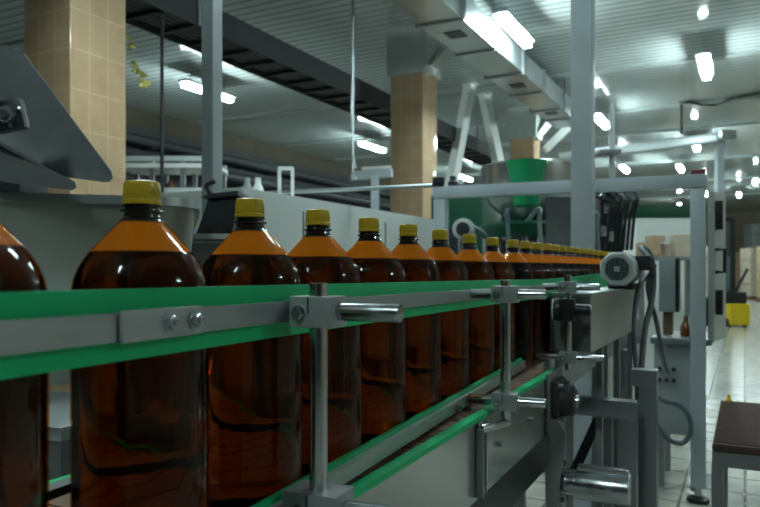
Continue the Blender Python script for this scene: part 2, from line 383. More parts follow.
# ------------------------------------------------------------------ duct, trays, pipes under the ceiling
th = thing('air_duct', 'galvanised rectangular air duct hung under the ceiling with dark grilles', 'duct', ROOM(6, -2.915, 3.88))
DT0, DT1 = 1.0, 13.2
obj('duct_body', MB().beam(ROOM(DT0, -2.915, 4.03), ROOM(DT1, -2.915, 4.03), 0.49, 0.30), 'galv', th)
for t in (5.0, 7.0, 8.15, 9.3, 10.4, 11.6, 12.4):
    obj('flange', MB().beam(ROOM(t-0.015, -2.915, 4.03), ROOM(t+0.015, -2.915, 4.03), 0.55, 0.35), 'grey_paint', th, smooth=False)
for t in (6.0, 7.45, 9.9, 11.9):
    obj('grille', MB().beam(ROOM(t-0.11, -2.915, 3.876), ROOM(t+0.11, -2.915, 3.876), 0.20, 0.012), 'black', th)
for t in (7.0, 9.3, 11.6):
    for r in (-3.2, -2.63): obj('hanger', MB().cyl(ROOM(t, r, 3.86), ROOM(t, r, CEIL), 0.008, seg=8), 'dark_iron', th)

def tray(label, r, t0, t1, z0, z1, wd, hangers):
    th = thing('cable_tray', label, 'cable tray', ROOM((t0+t1)/2, r, z0))
    for s in (-1, 1): obj('side_rail', MB().beam(ROOM(t0, r+s*wd/2, (z0+z1)/2), ROOM(t1, r+s*wd/2, (z0+z1)/2), 0.02, z1-z0), 'tray', th)
    t = t0+0.3
    while t < t1:
        obj('rung', MB().beam(ROOM(t, r-wd/2, z0+0.03), ROOM(t, r+wd/2, z0+0.03), 0.05, 0.03), 'tray', th); t += 0.40
    for k in range(6):
        rr = r-wd*0.36+wd*0.72*k/5
        obj('cable', MB().tube([ROOM(t0, rr, z0+0.075), ROOM(t1, rr, z0+0.075)], 0.03, seg=8, sub=1), 'black', th)
    for t in hangers: obj('hanger', MB().cyl(ROOM(t, r+wd/2+0.02, z0), ROOM(t, r+wd/2+0.02, CEIL), 0.016, seg=8), 'frame_steel', th)
    return th
tray('dark cable tray running from upper left behind the tiled columns', -4.55, 0.5, 16.5, 3.36, 3.60, 0.5, (4.75, 7.5, 12))

def rbox(m, t, r, z, sr, st, sz, bev=0.0): return m.box(ROOM(t, r, z), (sr, st, sz), yaw=ROOM.yaw, bev=bev)
def ppx(px, py, Z): return P(px, py, Z)

# dark pipes and ledges along the left wall
for k, (z, rr, off) in enumerate(((3.70, 0.10, 0.25), (3.28, 0.12, 0.40), (2.78, 0.07, 0.2), (2.42, 0.12, 0.40), (2.05, 0.06, 0.2))):
    lab = ['uppermost dark pipe along the left wall', 'thick dark pipe second from the top on the left wall', 'thin dark pipe in the middle of the left wall',
           'thick dark pipe below the middle of the left wall', 'lowest thin dark pipe on the left wall'][k]
    th = thing('wall_pipe', lab, 'pipe', ROOM(18, R0+off, z), 'dark pipes on the left wall')
    obj('pipe', MB().cyl(ROOM(4, R0+off, z), ROOM(36, R0+off, z), rr, seg=12), 'dark_iron' if k % 2 else 'tray', th)
    for t in (6, 10, 14, 18, 22, 28, 34): obj('bracket', MB().beam(ROOM(t, R0+0.02, z-rr-0.02), ROOM(t, R0+off+rr, z-rr-0.02), 0.05, 0.04), 'dark_iron', th)

# ------------------------------------------------------------------ bottles
BPOS = [(-50, .428), (142, .583), (250, .731), (318, .870), (369, 1.015), (408.4, 1.165), (440, 1.322), (469.4, 1.511), (492.4, 1.68), (512.6, 1.82),
        (525.3, 1.93), (536.3, 2.03), (547.4, 2.13), (554.6, 2.24), (562, 2.35), (569.5, 2.46), (576, 2.57), (583, 2.68), (589, 2.79), (595, 2.90),
        (601, 3.01), (606.5, 3.12), (612, 3.23), (618, 3.33)]
BZ = CH-0.2466+0.001
def rise(Z): return min(0.015, max(0.0, (Z-.55)*0.0068))   # the line climbs slightly away from the camera
def warp(mb):
    for v in mb.bm.verts: v.co.z += rise(v.co.y)
    return mb
BPATH = [Vector(((x-380)/F*Z, Z, rise(Z))) for x, Z in BPOS]
b0 = thing('beer_bottle', '', 'bottle', (0, 0, 0))
prof = [(.006, .012), (.016, .009), (.030, .0035), (.044, .0005), (.050, .004), (.0535, .014), (.055, .032), (.055, .118), (.0543, .123), (.055, .128), (.055, .222),
        (.0545, .2315), (.0528, .240), (.0495, .2485), (.0455, .2555), (.0405, .2622), (.0275, .2765), (.0170, .2880), (.0140, .2915), (.0132, .295)]
obj('body', MB().lathe(prof, seg=48), 'amber', b0)
obj('beer', MB().lathe([(r-.0012 if r > .01 else r, z+.0012) for r, z in prof[:15]]+[(.0396, .2618)], seg=48), 'beer', b0, label='dark brown beer filling the bottle')
obj('foam', MB().lathe([(.0392, .2625), (.0266, .2763), (.0172, .2864), (.012, .2868)], seg=40), 'foam', b0, label='orange foam under the neck')
obj('neck_ring', MB().lathe([(.0180, .2868), (.0172, .2884), (.0156, .2894), (.0160, .2902), (.0150, .2910), (.0144, .2935), (.0172, .2945), (.0175, .2955), (.0172, .2965), (.0140, .2972), (.0138, .2985), (.0156, .2990), (.0156, .3000), (.0136, .3006), (.0134, .304)], seg=40), 'neck', b0)
cap = obj('cap', MB().lathe([(.0146, .3058), (.0151, .3064), (.0152, .3100), (.0149, .3165), (.0141, .3196), (.0126, .3206), (.004, .3208)], seg=96, rib=(1, 3, .965)), 'cap', b0)
obj('tamper_band', MB().lathe([(.0148, .3010), (.0157, .3014), (.0158, .3046), (.0150, .3054), (.0140, .3057)], seg=48), 'cap', cap)
blab = {0: 'amber beer bottle cut off by the left edge of the picture',
        1: 'largest whole amber bottle with gold cap, in front of the steel hopper',
        2: 'amber bottle in front of the black motor cover, just left of the first guide post',
        3: 'amber bottle whose gold cap stands just right above the first guide post clamp',
        4: 'amber bottle just left of the middle tiled column, right of the first guide post',
        5: 'amber bottle whose gold cap shows right against the middle tiled column',
        6: 'amber bottle whose cap stands under the left leg of the machine frame',
        7: 'first amber bottle right of the machine frame left leg',
        8: 'amber bottle whose gold cap stands just left above the second guide post',
        9: 'amber bottle whose gold cap stands just right above the second guide post'}
ordn = ['eleventh', 'twelfth', 'thirteenth', 'fourteenth', 'fifteenth', 'sixteenth', 'seventeenth', 'eighteenth', 'nineteenth', 'twentieth', 'twenty-first', 'twenty-second', 'twenty-third', 'twenty-fourth', 'twenty-fifth']
for i, p in enumerate(BPATH):
    o = b0 if i == 0 else copy_tree(b0)
    o.location = (p.x, p.y, BZ+p.z); o.rotation_euler.z = random.uniform(0, 6.28)
    o['label'] = blab.get(i) or ('small amber bottle with gold cap, %s of the row counted from the near left end' % ordn[i-10])
    o['group'] = 'amber bottles in a row on the conveyor'

# ------------------------------------------------------------------ guide rails
def offs(path, d):
    out = []
    for i, p in enumerate(path):
        v = path[min(i+1, len(path)-1)]-path[max(i-1, 0)]; v.z = 0; v.normalize(); out.append(p+Vector((v.y, -v.x, 0))*d)
    return out
UP = [ROW(t, r, 0) for t, r in ((0.10, -.352), (0.30, -.351), (0.55, -.349), (0.8, -.347), (1.1, -.345), (1.4, -.340), (1.65, -.333))]
UPF = offs([Vector((p.x, p.y, p.z)) for p in BPATH], 0.064)
UP = UP+[p for p in UPF[9:22]]
UP = [Vector((p.x, p.y, (0 if p.y < 1.9 else min(.014, (p.y-1.9)*.02))-min(.0095, max(0, (p.y-.5)*.0056)))) for p in UP]
def strip(mb, path, o0, o1, h0, h1): return mb.sweep([Vector((p.x, p.y, CH+p.z)) for p in path], [(o0, -h1), (o1, -h1), (o1, -h0), (o0, -h0)])
gr = thing('upper_guide_rail', 'green plastic guide rail with steel bar running past the bottles at shoulder height', 'guide rail', ROW(0.6, -.35, CH-.06))
obj('guide_strip', strip(MB(), UP, -.008, 0, .0116, .061), 'green', gr, label='green plastic strip')
obj('support_bar', strip(MB(), UP[:9], .0003, .0085, .0275, .0465), 'steel', gr, label='flat steel bar')
ta, tb = TR(ROW, 119, .466)[0], TR(ROW, 193, .545)[0]
pl = obj('splice_plate', MB().beam(ROW(ta, -.3395, CH-.0368), ROW(tb, -.3392, CH-.0368), .0035, .0215, bev=.0006), 'block', gr, label='flat grey splice plate')
for px, Z, py in ((161, .510, 322), (185, .537, 320)):
    t = TR(ROW, px, Z)[0]; z = CH-(py-HZ)/F*Z
    bl = obj('bolt', MB().cyl(ROW(t, -.3378, z), ROW(t, -.3318, z), .0052, seg=6, bev=.0006), 'galv', pl)
    obj('washer', MB().cyl(ROW(t, -.3380, z), ROW(t, -.3364, z), .0072, seg=24, bev=.0003), 'block', pl)
    obj('thread_end', MB().cyl(ROW(t, -.3318, z), ROW(t, -.3300, z), .0027, seg=16, bev=.0004), 'rod', pl)
LO = [ROW(t, -.346, 0) for t in (0.25, 0.6, 1.0, 1.4, 1.72)]
lg = thing('lower_guide_rail', 'thin green and steel guide rail running low along the bottle bases', 'guide rail', ROW(0.9, -.345, CH-.24))
obj('guide_strip', strip(MB(), LO, -.007, 0, .2115, .232), 'green', lg, label='green plastic strip')
obj('support_bar', strip(MB(), LO, .0003, .0085, .2170, .2350), 'steel', lg, label='flat steel bar')
m = MB()
for t in (1.13,): m.cyl(ROW(t, -.3375, CH-.2265), ROW(t, -.328, CH-.2265), .007, seg=6)
obj('bolt', m, 'rod', lg)
# rear guide on the far side of the bottles
REAR = [ROW(t, -.474, 0) for t in (0.1, 0.5, 1.0, 1.4, 1.7)]+offs(BPATH, -.064)[9:22]
rg = thing('rear_guide_rail', 'thin steel guide rail behind the bottle row, seen only in the gaps', 'guide rail', ROW(0.9, -.474, CH-.2))
obj('guide_strip', strip(MB(), REAR, -.008, 0, .180, .188), 'plate', rg)
obj('support_bar', strip(MB(), REAR, -.016, -.0083, .180, .188), 'plate', rg)

# ------------------------------------------------------------------ main conveyor
B = BELT
def bbox(m, s0, s1, q0, q1, z0, z1, bev=0.0): return m.box(B((s0+s1)/2, (q0+q1)/2, (z0+z1)/2), (q1-q0, s1-s0, z1-z0), yaw=B.yaw, bev=bev)
BT = CH-.2466   # belt top
cv = thing('conveyor', 'stainless bottle conveyor with brown chain and green edge strip', 'conveyor', B(0.1, -.16, 0))
obj('side_panel', warp(bbox(MB(), -.85, 1.06, -.006, 0, .797, BT-.006)), 'panel', cv, label='stainless side panel')
obj('side_panel', bbox(MB(), -.85, 1.06, -.336, -.330, .797, BT-.006), 'panel', cv)
obj('wear_strip', warp(bbox(MB(), -.85, 1.03, -.014, .003, BT-.0065, BT+.002, .001)), 'green', cv, label='green plastic edge strip')
obj('wear_strip', bbox(MB(), -.85, 1.03, -.339, -.322, BT-.0055, BT+.004, .001), 'green', cv, label='green plastic edge strip')
m = MB(); s = -.84
while s < 1.03:
    bbox(m, s, s+.0345, -.318, -.018, BT-.014, BT); s += .038
obj('chain', warp(m), 'belt', cv, label='brown plastic slat chain')
obj('belt_bed', bbox(MB(), -.84, 1.04, -.322, -.014, BT-.03, BT-.0145), 'black', cv)
obj('return_guard', bbox(MB(), -.80, 1.06, -.325, -.018, .705, .80), 'black', cv, label='black trough under the panels')
for s, q in ((-.75, -.30), (-.75, -.05), (.28, -.30), (.28, -.05), (.62, -.30)):
    lg_ = obj('leg', bbox(MB(), s-.02, s+.02, q-.02, q+.02, 0.01, .706), 'frame_steel', cv)
    sub('foot', MB().cyl(B(s, q, 0), B(s, q, .015), .035), 'black', lg_)
for s in (-.12, .075, .53, .76): obj('bolt', MB().cyl(B(s, -.001, .868), B(s, .008, .868), .006, seg=6, bev=.0005), 'rod', cv)
obj('front_end_plate', bbox(MB(), -.856, -.85, -.336, 0, .797, BT-.006), 'panel', cv)

# ------------------------------------------------------------------ guide posts with clamps
def clamp(th, c, bh, rl, rr, rrod=.0085, size=(.044, .034, .029)):
    """block at row coords c=(t, r, z); rods to r offsets rl, rr"""
    t, r, z = c
    b = obj('clamp', MB().box(ROW(t, r, z), size, yaw=ROW.yaw, bev=.0018), 'block', th, label='square steel clamp block')
    tf = t-size[1]/2
    sub('bolt', MB().cyl(ROW(tf+.001, r-.012, z-.001), ROW(tf-.006, r-.012, z-.001), .0058, seg=6, bev=.0006), 'rod', b)
    sub('washer', MB().cyl(ROW(tf+.001, r-.012, z-.001), ROW(tf-.0016, r-.012, z-.001), .0072, seg=20), 'rod', b)
    sub('slot', MB().box(ROW(tf-.0002, r-.002, z+.006), (.0015, .001, size[2]*.55), yaw=ROW.yaw), 'black', b)
    obj('cross_rod', MB().cyl(ROW(t, rl, z), ROW(t, rr, z), rrod, seg=28, bev=.0012), 'rod', th)
def guide_post(label, px, Z, ztop, zbot, hu, hl, rr_u, rr_l, rail_u=-.337, rail_l=-.338, big=(.044, .034, .029)):
    t, r = TR(ROW, px, Z)
    th = thing('guide_post', label, 'guide post', ROW(t, r, zbot), 'guide rail posts with clamps')
    obj('post', MB().cyl(ROW(t, r, zbot), ROW(t, r, ztop), .0088, seg=32, bev=.001), 'rod', th)
    clamp(th, (t, r, CH-hu), .029, rail_u, r+rr_u)
    clamp(th, (t, r, CH-hl), .03, rail_l, r+rr_l, size=big)
    return th, t, r
th, t, r = guide_post('nearest and largest steel guide post with two clamp blocks and short cross rods', 318.5, .665, CH-.0105, CH-.262, .0372, .2215, .0835, .075, big=(.056, .040, .032))
z = CH-.255; p = ROW(t, r, z); q = (p-B(0, 0, z)).dot(B(0, 1, 0)-B(0, 0, 0)); s = (p-B(0, 0, z)).dot(B(1, 0, 0)-B(0, 0, 0))
def bracket(th, s, q, z, splate, zb):
    obj('bracket_rod', MB().cyl(B(splate, .004, z), B(s, q+.004, z), .0075, seg=20, bev=.001), 'rod', th)
    b = obj('bracket', bbox(MB(), splate-.012, splate+.012, 0.0005, .005, zb, z+.012, .001), 'plate', th, label='slotted steel bracket plate')
    sub('flange', bbox(MB(), splate-.018, splate-.0122, 0.0005, .014, zb, z+.004, .001), 'frame_steel', b)
    sub('flange', bbox(MB(), splate+.0122, splate+.016, 0.0005, .010, zb, z+.004, .001), 'block', b)
    sub('slot', bbox(MB(), splate+.001, splate+.007, .0048, .0055, zb+.015, z-.025), 'black', b)
bracket(th, s, q, z, s+.02, CH-.37)
th, t, r = guide_post('second steel guide post, in the middle of the picture before the brown chain', 505.5, 1.22, CH-.0145, CH-.268, .0385, .2245, .0697, .0697)
z = CH-.262; p = ROW(t, r, z); q = (p-B(0, 0, z)).dot(B(0, 1, 0)-B(0, 0, 0)); s = (p-B(0, 0, z)).dot(B(1, 0, 0)-B(0, 0, 0))
bracket(th, s, q, z, .415, CH-.372)
th, t, r = guide_post('farthest small guide post carrying the black sensor, beside the drive housing', 568, 1.80, CH-.007, CH-.252, .0385, .2190, .0788, .090, rail_u=-.325, rail_l=-.335)
z = CH-.097
sn = thing('photo_sensor', 'black sensor with pale round lens clamped on the farthest guide post', 'sensor', ROW(t, r, z))
obj('body', MB().box(ROW(t, r, z), (.034, .034, .058), yaw=ROW.yaw, bev=.003), 'black', sn)
obj('lens', MB().cyl(ROW(t, r-.017, z), ROW(t, r-.034, z), .03, seg=28, bev=.002), 'black', sn)
obj('reflector', MB().cyl(ROW(t, r-.034, z), ROW(t, r-.038, z), .027, seg=28, bev=.001), 'white', sn, label='pale round reflector')
kb = obj('knob', MB().cyl(ROW(t, r+.017, z), ROW(t, r+.056, z), .015, seg=20, bev=.003), 'black', sn)
sub('knob_end', MB().cyl(ROW(t, r+.056, z), ROW(t, r+.059, z), .011, seg=20), 'frame_steel', kb)

# head bearing, bracket and geared roller at the conveyor end
hb = thing('bearing_unit', 'dark square flange bearing with brown shaft end at the end of the conveyor', 'bearing', B(1.0, .004, .80))
obj('backing_plate', bbox(MB(), .90, 1.06, .001, .007, .80, BT+.012, .001), 'plate', hb)
fb = obj('flange', bbox(MB(), .93, 1.04, .007, .022, .825, .925, .008), 'dark_iron', hb)
for a, b_ in ((.944, .838), (1.026, .838), (.944, .912), (1.026, .912)): sub('bolt', MB().cyl(B(a, .020, b_), B(a, .032, b_), .007, seg=6), 'rod', fb)
obj('bearing_ring', MB().cyl(B(.985, .020, .875), B(.985, .050, .875), .042, .034, seg=32, bev=.003), 'dark_iron', hb)
obj('seal', MB().cyl(B(.985, .049, .875), B(.985, .054, .875), .029, seg=28, bev=.001), 'mat_brown', hb, label='brown seal disc')
obj('shaft', MB().cyl(B(.985, .03, .875), B(.985, .062, .875), .014, seg=24, bev=.001), 'rod', hb)
rm = thing('geared_roller', 'shiny horizontal steel drive tube with round flange on a curved bracket', 'drive tube', B(.93, .02, .55))
m = MB().prism([B(.90, .001, .845), B(.90, .030, .842), B(.90, .046, .815), B(.90, .044, .77), B(.90, .034, .72), B(.90, .030, .66), B(.90, .034, .58), B(.90, .001, .58), B(.90, .001, .68), B(.90, .010, .74), B(.90, .010, .79)], (B(1, 0, 0)-B(0, 0, 0))*.008)
obj('bracket', m, 'frame_steel', rm, label='curved stainless bracket')
f_ = obj('flange', MB().cyl(B(.955, .014, .69), B(.955, .026, .69), .052, seg=32, bev=.002), 'plate', rm)
for k in range(6):
    a = k*PI/3+.3; sub('bolt', MB().cyl(B(.955+.042*math.cos(a), .024, .69+.042*math.sin(a)), B(.955+.042*math.cos(a), .034, .69+.042*math.sin(a)), .0055, seg=6), 'rod', f_)
obj('collar', MB().cyl(B(.955, .026, .69), B(.955, .062, .69), .030, seg=28), 'rod', rm)
obj('tube', MB().cyl(B(.955, .062, .69), B(.955, .178, .69), .036, seg=36, bev=.002), 'rod', rm)
obj('fin', bbox(MB(), .943, .967, .064, .176, .722, .734, .001), 'rod', rm)

# ------------------------------------------------------------------ onward conveyor
ON = BPATH[9:]
ON = [ROW(1.79, -.398, .0085)]+ON+[ON[-1]+(ON[-1]-ON[-2])*2]
oc = thing('onward_conveyor', 'second bottle conveyor carrying the far bottles toward the filling machine', 'conveyor', (ON[6].x, ON[6].y, 0))
pth = [Vector((p.x, p.y, BT+p.z)) for p in ON]
obj('chain', MB().sweep(pth, [(-.045, -.012), (.045, -.012), (.045, 0), (-.045, 0)]), 'belt', oc)
for sgn in (-1, 1):
    a, b_ = (.048, .056) if sgn > 0 else (-.056, -.048)
    obj('side_panel', MB().sweep(pth, [(a, -.12), (b_, -.12), (b_, -.004), (a, -.004)]), 'panel', oc)
for i in (3, 9, 14):
    for sgn in (-1, 1):
        pp = offs(pth, .052*sgn)[i]
        obj('leg', MB().box((pp.x, pp.y, (BT-.11)/2), (.035, .035, BT-.11), yaw=ROW.yaw), 'frame_steel', oc)

# ------------------------------------------------------------------ drive housing, motor, support frames
D = ROOM
dt0, dr1 = TR(D, 591, 1.86)
dh = thing('drive_housing', 'long stainless box housing beside the conveyor with the motor on top', 'housing', D(dt0+.43, dr1-.055, 0))
zt, zb = CH-.062, CH-.215
bx = obj('housing_body', MB().box(D(dt0+.43, dr1-.055, (zt+zb)/2), (.11, .86, zt-zb), yaw=D.yaw, bev=.002), 'hopper', dh)
obj('lid', MB().box(D(dt0+.43, dr1-.055, zt+.003), (.118, .87, .006), yaw=D.yaw, bev=.0015), 'galv', dh)
obj('end_plate', MB().box(D(dt0-.003, dr1-.055, (zt+zb)/2), (.108, .004, zt-zb-.006), yaw=D.yaw), 'plate', dh)
for tt, rr in ((dt0+.19, dr1-.012), (dt0+.5, dr1-.012), (dt0+.8, dr1-.012), (dt0+.06, dr1-.10), (dt0+.8, dr1-.10)):
    obj('leg', MB().box(D(tt, rr, zb/2), (.018, .018, zb), yaw=D.yaw), 'grey_paint', dh)
mt, mr = TR(D, 617, 2.28)
mz = CH+.010
mo = thing('electric_motor', 'grey electric motor with octagonal fan cover standing on the drive housing', 'motor', D(mt+.1, mr, zt+.006))
def octo(t, rad, k): return [D(t, mr+1.06*rad*math.cos(PI/8+i*PI/4), mz+1.06*rad*math.sin(PI/8+i*PI/4)) for i in range(8)]
obj('fan_cover', MB().loft([octo(mt, .050, 0), octo(mt+.006, .056, 0), octo(mt+.055, .056, 0)]), 'fan_grey', mo, label='octagonal grey fan cover')
gm = MB().cyl(D(mt-.001, mr, mz), D(mt+.001, mr, mz), .040, seg=8)
g_ = obj('grille', gm, 'black', mo, label='dark grille')
for i in range(-4, 5):
    if i: sub('grille_bar', MB().box(D(mt-.002, mr+i*.0085, mz), (.0022, .003, 2*math.sqrt(.039**2-(i*.0085)**2)), yaw=D.yaw), 'hose', g_); sub('grille_bar', MB().box(D(mt-.0022, mr, mz+i*.0085), (2*math.sqrt(.039**2-(i*.0085)**2), .003, .0022), yaw=D.yaw), 'hose', g_)
sub('badge', MB().box(D(mt-.004, mr, mz), (.017, .004, .017), yaw=D.yaw, bev=.001), 'light_grey', g_)
obj('motor_body', MB().cyl(D(mt+.055, mr, mz), D(mt+.22, mr, mz), .050, seg=28, bev=.004), 'dark_iron', mo)
for i in range(9): obj('cooling_fin', MB().cyl(D(mt+.07+i*.015, mr, mz), D(mt+.075+i*.015, mr, mz), .054, seg=24), 'grey_paint', mo)
obj('foot', MB().box(D(mt+.13, mr, (mz-.05+zt+.006)/2), (.08, .12, mz-.045-zt-.006), yaw=D.yaw), 'dark_iron', mo)
obj('terminal_box', MB().box(D(mt+.14, mr+.065, mz+.02), (.05, .05, .05), yaw=D.yaw, bev=.004), 'dark_iron', mo)

def leg_frame(name, label, cat, pts_beam, legs, m_, w_, zt_):
    th = thing(name, label, cat, (legs[0].x, legs[0].y, 0))
    obj('beam', MB().beam(pts_beam[0], pts_beam[1], w_, w_, bev=.002), m_, th)
    for l in legs:
        lg_ = obj('leg', MB().box((l.x, l.y, l.z/2+.01), (w_, w_, l.z-.02), yaw=D.yaw, bev=.002), m_, th)
        sub('foot', MB().cyl((l.x, l.y, 0), (l.x, l.y, .022), .03), 'black', lg_)
    return th
a = P(584, 418, 1.98); b_ = P(626.5, 413.5, 1.90); zz = .80
t_, r_ = TR(D, 628, 1.94)
A = D(t_, r_, 0); Bq = D(t_, r_-.20, 0)
leg_frame('support_stand', 'low square-tube steel frame with flat top in front of the hoses', 'frame',
          (D(t_, r_+.0245, zz), D(t_, r_-.22, zz)), [Vector((A.x, A.y, zz-.0245)), Vector((Bq.x, Bq.y, zz-.0245))], 'frame_steel', .049, zz)
t_, r_ = TR(D, 648.5, 2.04); zz = .872
A = D(t_, r_, 0); Bq = D(t_+.45, r_, 0)
leg_frame('support_stand', 'taller square-tube steel frame beside the hanging hoses', 'frame',
          (D(t_, r_+.0245, zz), D(t_, r_-.045, zz)), [Vector((A.x, A.y, zz-.0245))], 'frame_steel', .049, zz)
t_, r_ = TR(D, 605, 2.28)
A = D(t_, r_, 0)
th = thing('steel_stand', 'dark narrow stand with pivot arm under the drive housing', 'stand', A)
obj('column', MB().box(D(t_, r_, .36), (.05, .05, .70), yaw=D.yaw), 'frame_steel', th)
obj('base_plate', MB().box(D(t_, r_, .006), (.16, .16, .012), yaw=D.yaw), 'dark_iron', th)
obj('arm', MB().beam(D(t_, r_-.02, .70), D(t_, r_-.14, .42), .03, .03), 'dark_iron', th)

# hoses and cables
h0 = D(mt+.14, mr+.09, mz+.03)
def hose(label, pts, r=.011, m_='rubber', cat='hose', name='hose', grp='hoses by the motor'):
    return solo(name, MB().tube(pts, r, seg=10, sub=8), m_, label, cat, group=grp)
t4, r4 = TR(D, 648.5, 2.04)
hose('dark hose arching up from the motor then hanging down beside it', [h0, P(641, 248, 2.42), P(649, 253, 2.41), P(653.5, 272, 2.40), P(652, 300, 2.38), P(645, 330, 2.30), P(641, 375, 2.2), P(640, 420, 2.19), P(640, 480, 2.19), Vector((P(640, 480, 2.19).x, 2.19, .02))], .0095)
hose('dark hose dropping straight down left of the arching hose', [D(mt+.20, mr+.07, mz-.02), P(638, 290, 2.36), P(634, 330, 2.26), P(637, 380, 2.16), P(637.5, 440, 2.15), Vector((P(637.5, 470, 2.15).x, 2.15, .02))], .008)
hose('dark hose crossing from the motor toward the grey cabinet sockets', [D(mt+.12, mr+.10, mz+.01), P(648, 288, 2.5), P(657, 325, 2.7), P(664, 362, 3.2), P(668, 372, 3.36)], .009)
hose('loose blue-grey hose loop hanging before the grey cabinet', [P(646, 378, 3.0), P(655, 394, 3.15), P(665, 401, 3.22), P(678, 404, 3.22), P(688.5, 415, 3.22), P(691, 432, 3.22), P(682, 443, 3.22), P(669, 440, 3.20), P(660, 430, 3.18), P(652, 414, 3.15), P(645, 395, 3.1)], .012, 'hose')
# ------------------------------------------------------------------ left: cap hopper, chute, motor cover, shelf
HZ_ = 1.80
hp = thing('steel_hopper', 'wide grey steel hopper behind the first bottles at left', 'hopper', (-.80, HZ_+.3, 0))
def hrot(x, y, z, a=.258):
    dx, dy = x-hx1, y-HZ_; return (hx1+dx*math.cos(a)-dy*math.sin(a), HZ_+dx*math.sin(a)+dy*math.cos(a), z)
def rr_loop(x0, x1, y0, y1, z, rad, n=6):
    out = []
    for cx, cy, a0 in ((x1-rad, y0+rad, -PI/2), (x1-rad, y1-rad, 0), (x0+rad, y1-rad, PI/2), (x0+rad, y0+rad, PI)):
        for k in range(n+1):
            a = a0+PI/2*k/n; out.append(hrot(cx+rad*math.cos(a), cy+rad*math.sin(a), z))
    return out
hx0, hx1 = -1.22, -.475
top = CH+.185
L = [rr_loop(hx0, hx1, HZ_, HZ_+.55, top, .12), rr_loop(hx0+.02, hx1-.02, HZ_+.02, HZ_+.53, top-.20, .12), rr_loop(hx0+.16, hx1-.16, HZ_+.12, HZ_+.43, top-.48, .10)]
Li = [[(x, y, z+.004) for x, y, z in l] for l in (rr_loop(hx0+.17, hx1-.17, HZ_+.13, HZ_+.42, top-.47, .1), rr_loop(hx0+.03, hx1-.03, HZ_+.03, HZ_+.52, top-.20, .11), rr_loop(hx0+.01, hx1-.01, HZ_+.01, HZ_+.54, top-.004, .11))]
obj('bowl', MB().loft(L[::-1]+Li[::-1]), 'hopper', hp, label='tapered sheet steel bowl')
ring = rr_loop(hx0-.012, hx1+.012, HZ_-.012, HZ_+.562, top-.016, .125); ring2 = [(x, y, top+.006) for x, y, z in ring]; inn2 = [(x, y, top+.006) for x, y, z in rr_loop(hx0+.012, hx1-.012, HZ_+.012, HZ_+.538, 0, .11)]; inn = [(x, y, top-.016) for x, y, z in inn2]
m = MB().loft([ring, ring2, inn2, inn, ring], cap=False); bmesh.ops.remove_doubles(m.bm, verts=m.bm.verts, dist=1e-5)
obj('rim', m, 'galv', hp, label='rolled steel rim')
for x, y in ((hx0+.1, HZ_+.08), (hx1-.1, HZ_+.08), (hx0+.1, HZ_+.47), (hx1-.1, HZ_+.47)):
    x, y, _ = hrot(x, y, 0); obj('leg', MB().box((x, y, (top-.2)/2), (.045, .045, top-.2), yaw=.258), 'frame_steel', hp)

CZ = 1.62
ch = thing('cap_elevator', 'grey steel chute with pointed side plates above the hopper at upper left', 'chute', (-1.15, CZ+.15, 0))
def poly(pts, Z): return [P(x, y, Z) for x, y in pts]
near = [(-60, 32), (0, 45), (14, 48), (24, 54), (33, 66), (111, 171), (112.5, 177), (109, 181.5), (103, 182), (58, 176), (-60, 120)]
obj('side_plate', MB().prism(poly(near, CZ+.16), (0, .006, 0)), 'plate', ch, label='grey side plate with rounded point')
far = [(-60, 120), (0, 152), (66, 177), (75, 182), (76, 187), (71, 190), (20, 184), (-60, 172)]
obj('side_plate', MB().prism(poly(far, CZ), (0, .006, 0)), 'plate', ch, label='lower grey side plate ending in a short point')
tr_ = [P(-60, 108, CZ+.003), P(62, 176, CZ+.003), P(62, 176, CZ+.163), P(-60, 108, CZ+.163)]
obj('trough', MB().prism(tr_, (0, 0, -.008)), 'panel', ch, label='shiny trough floor')
bp_ = P(10, 116, CZ-.004)
bh_ = obj('bearing_housing', MB().box(bp_, (.072, .03, .072), rot=Matrix.Rotation(math.radians(-12), 3, 'Y'), bev=.012), 'black', ch, label='dark flange bearing')
for a in range(4):
    q = bp_+Vector((.03*math.cos(a*PI/2+.5), -.014, .03*math.sin(a*PI/2+.5))); sub('bolt', MB().cyl(q, q+Vector((0, -.012, 0)), .006, seg=6), 'rod', bh_)
sub('bearing_ring', MB().cyl(bp_+Vector((0, -.014, 0)), bp_+Vector((0, -.024, 0)), .022, .019, seg=28), 'plate', bh_)
sub('shaft_end', MB().cyl(bp_+Vector((0, -.02, 0)), bp_+Vector((0, -.032, 0)), .010, seg=20), 'rod', bh_)
pc = P(-58, 90, CZ+.08)
obj('support_arm', MB().beam((pc.x+.02, CZ+.083, pc.z), (-1.50, CZ+.083, pc.z), .08, .08), 'frame_steel', ch)
obj('support_post', MB().box((-1.50, CZ+.083, pc.z/2+.02), (.08, .10, pc.z+.04)), 'frame_steel', ch)
bb = solo('plastic_tray', MB().box(P(0, 169, 2.46), (.15, .16, .045), bev=.006), 'blue', 'small blue plastic tray under the steel chute at the left edge', 'tray')
bx_ = P(6, 184.5, 2.46)
th = thing('bin_stand', 'dark box stand beneath the blue tray at the left edge', 'stand', (bx_.x, bx_.y, 0))
obj('box', MB().box((bx_.x, bx_.y, bx_.z-.004), (.20, .20, .062), bev=.004), 'dark_iron', th)
obj('column', MB().box((bx_.x, bx_.y, (bx_.z-.033)/2), (.06, .06, bx_.z-.033)), 'dark_iron', th)

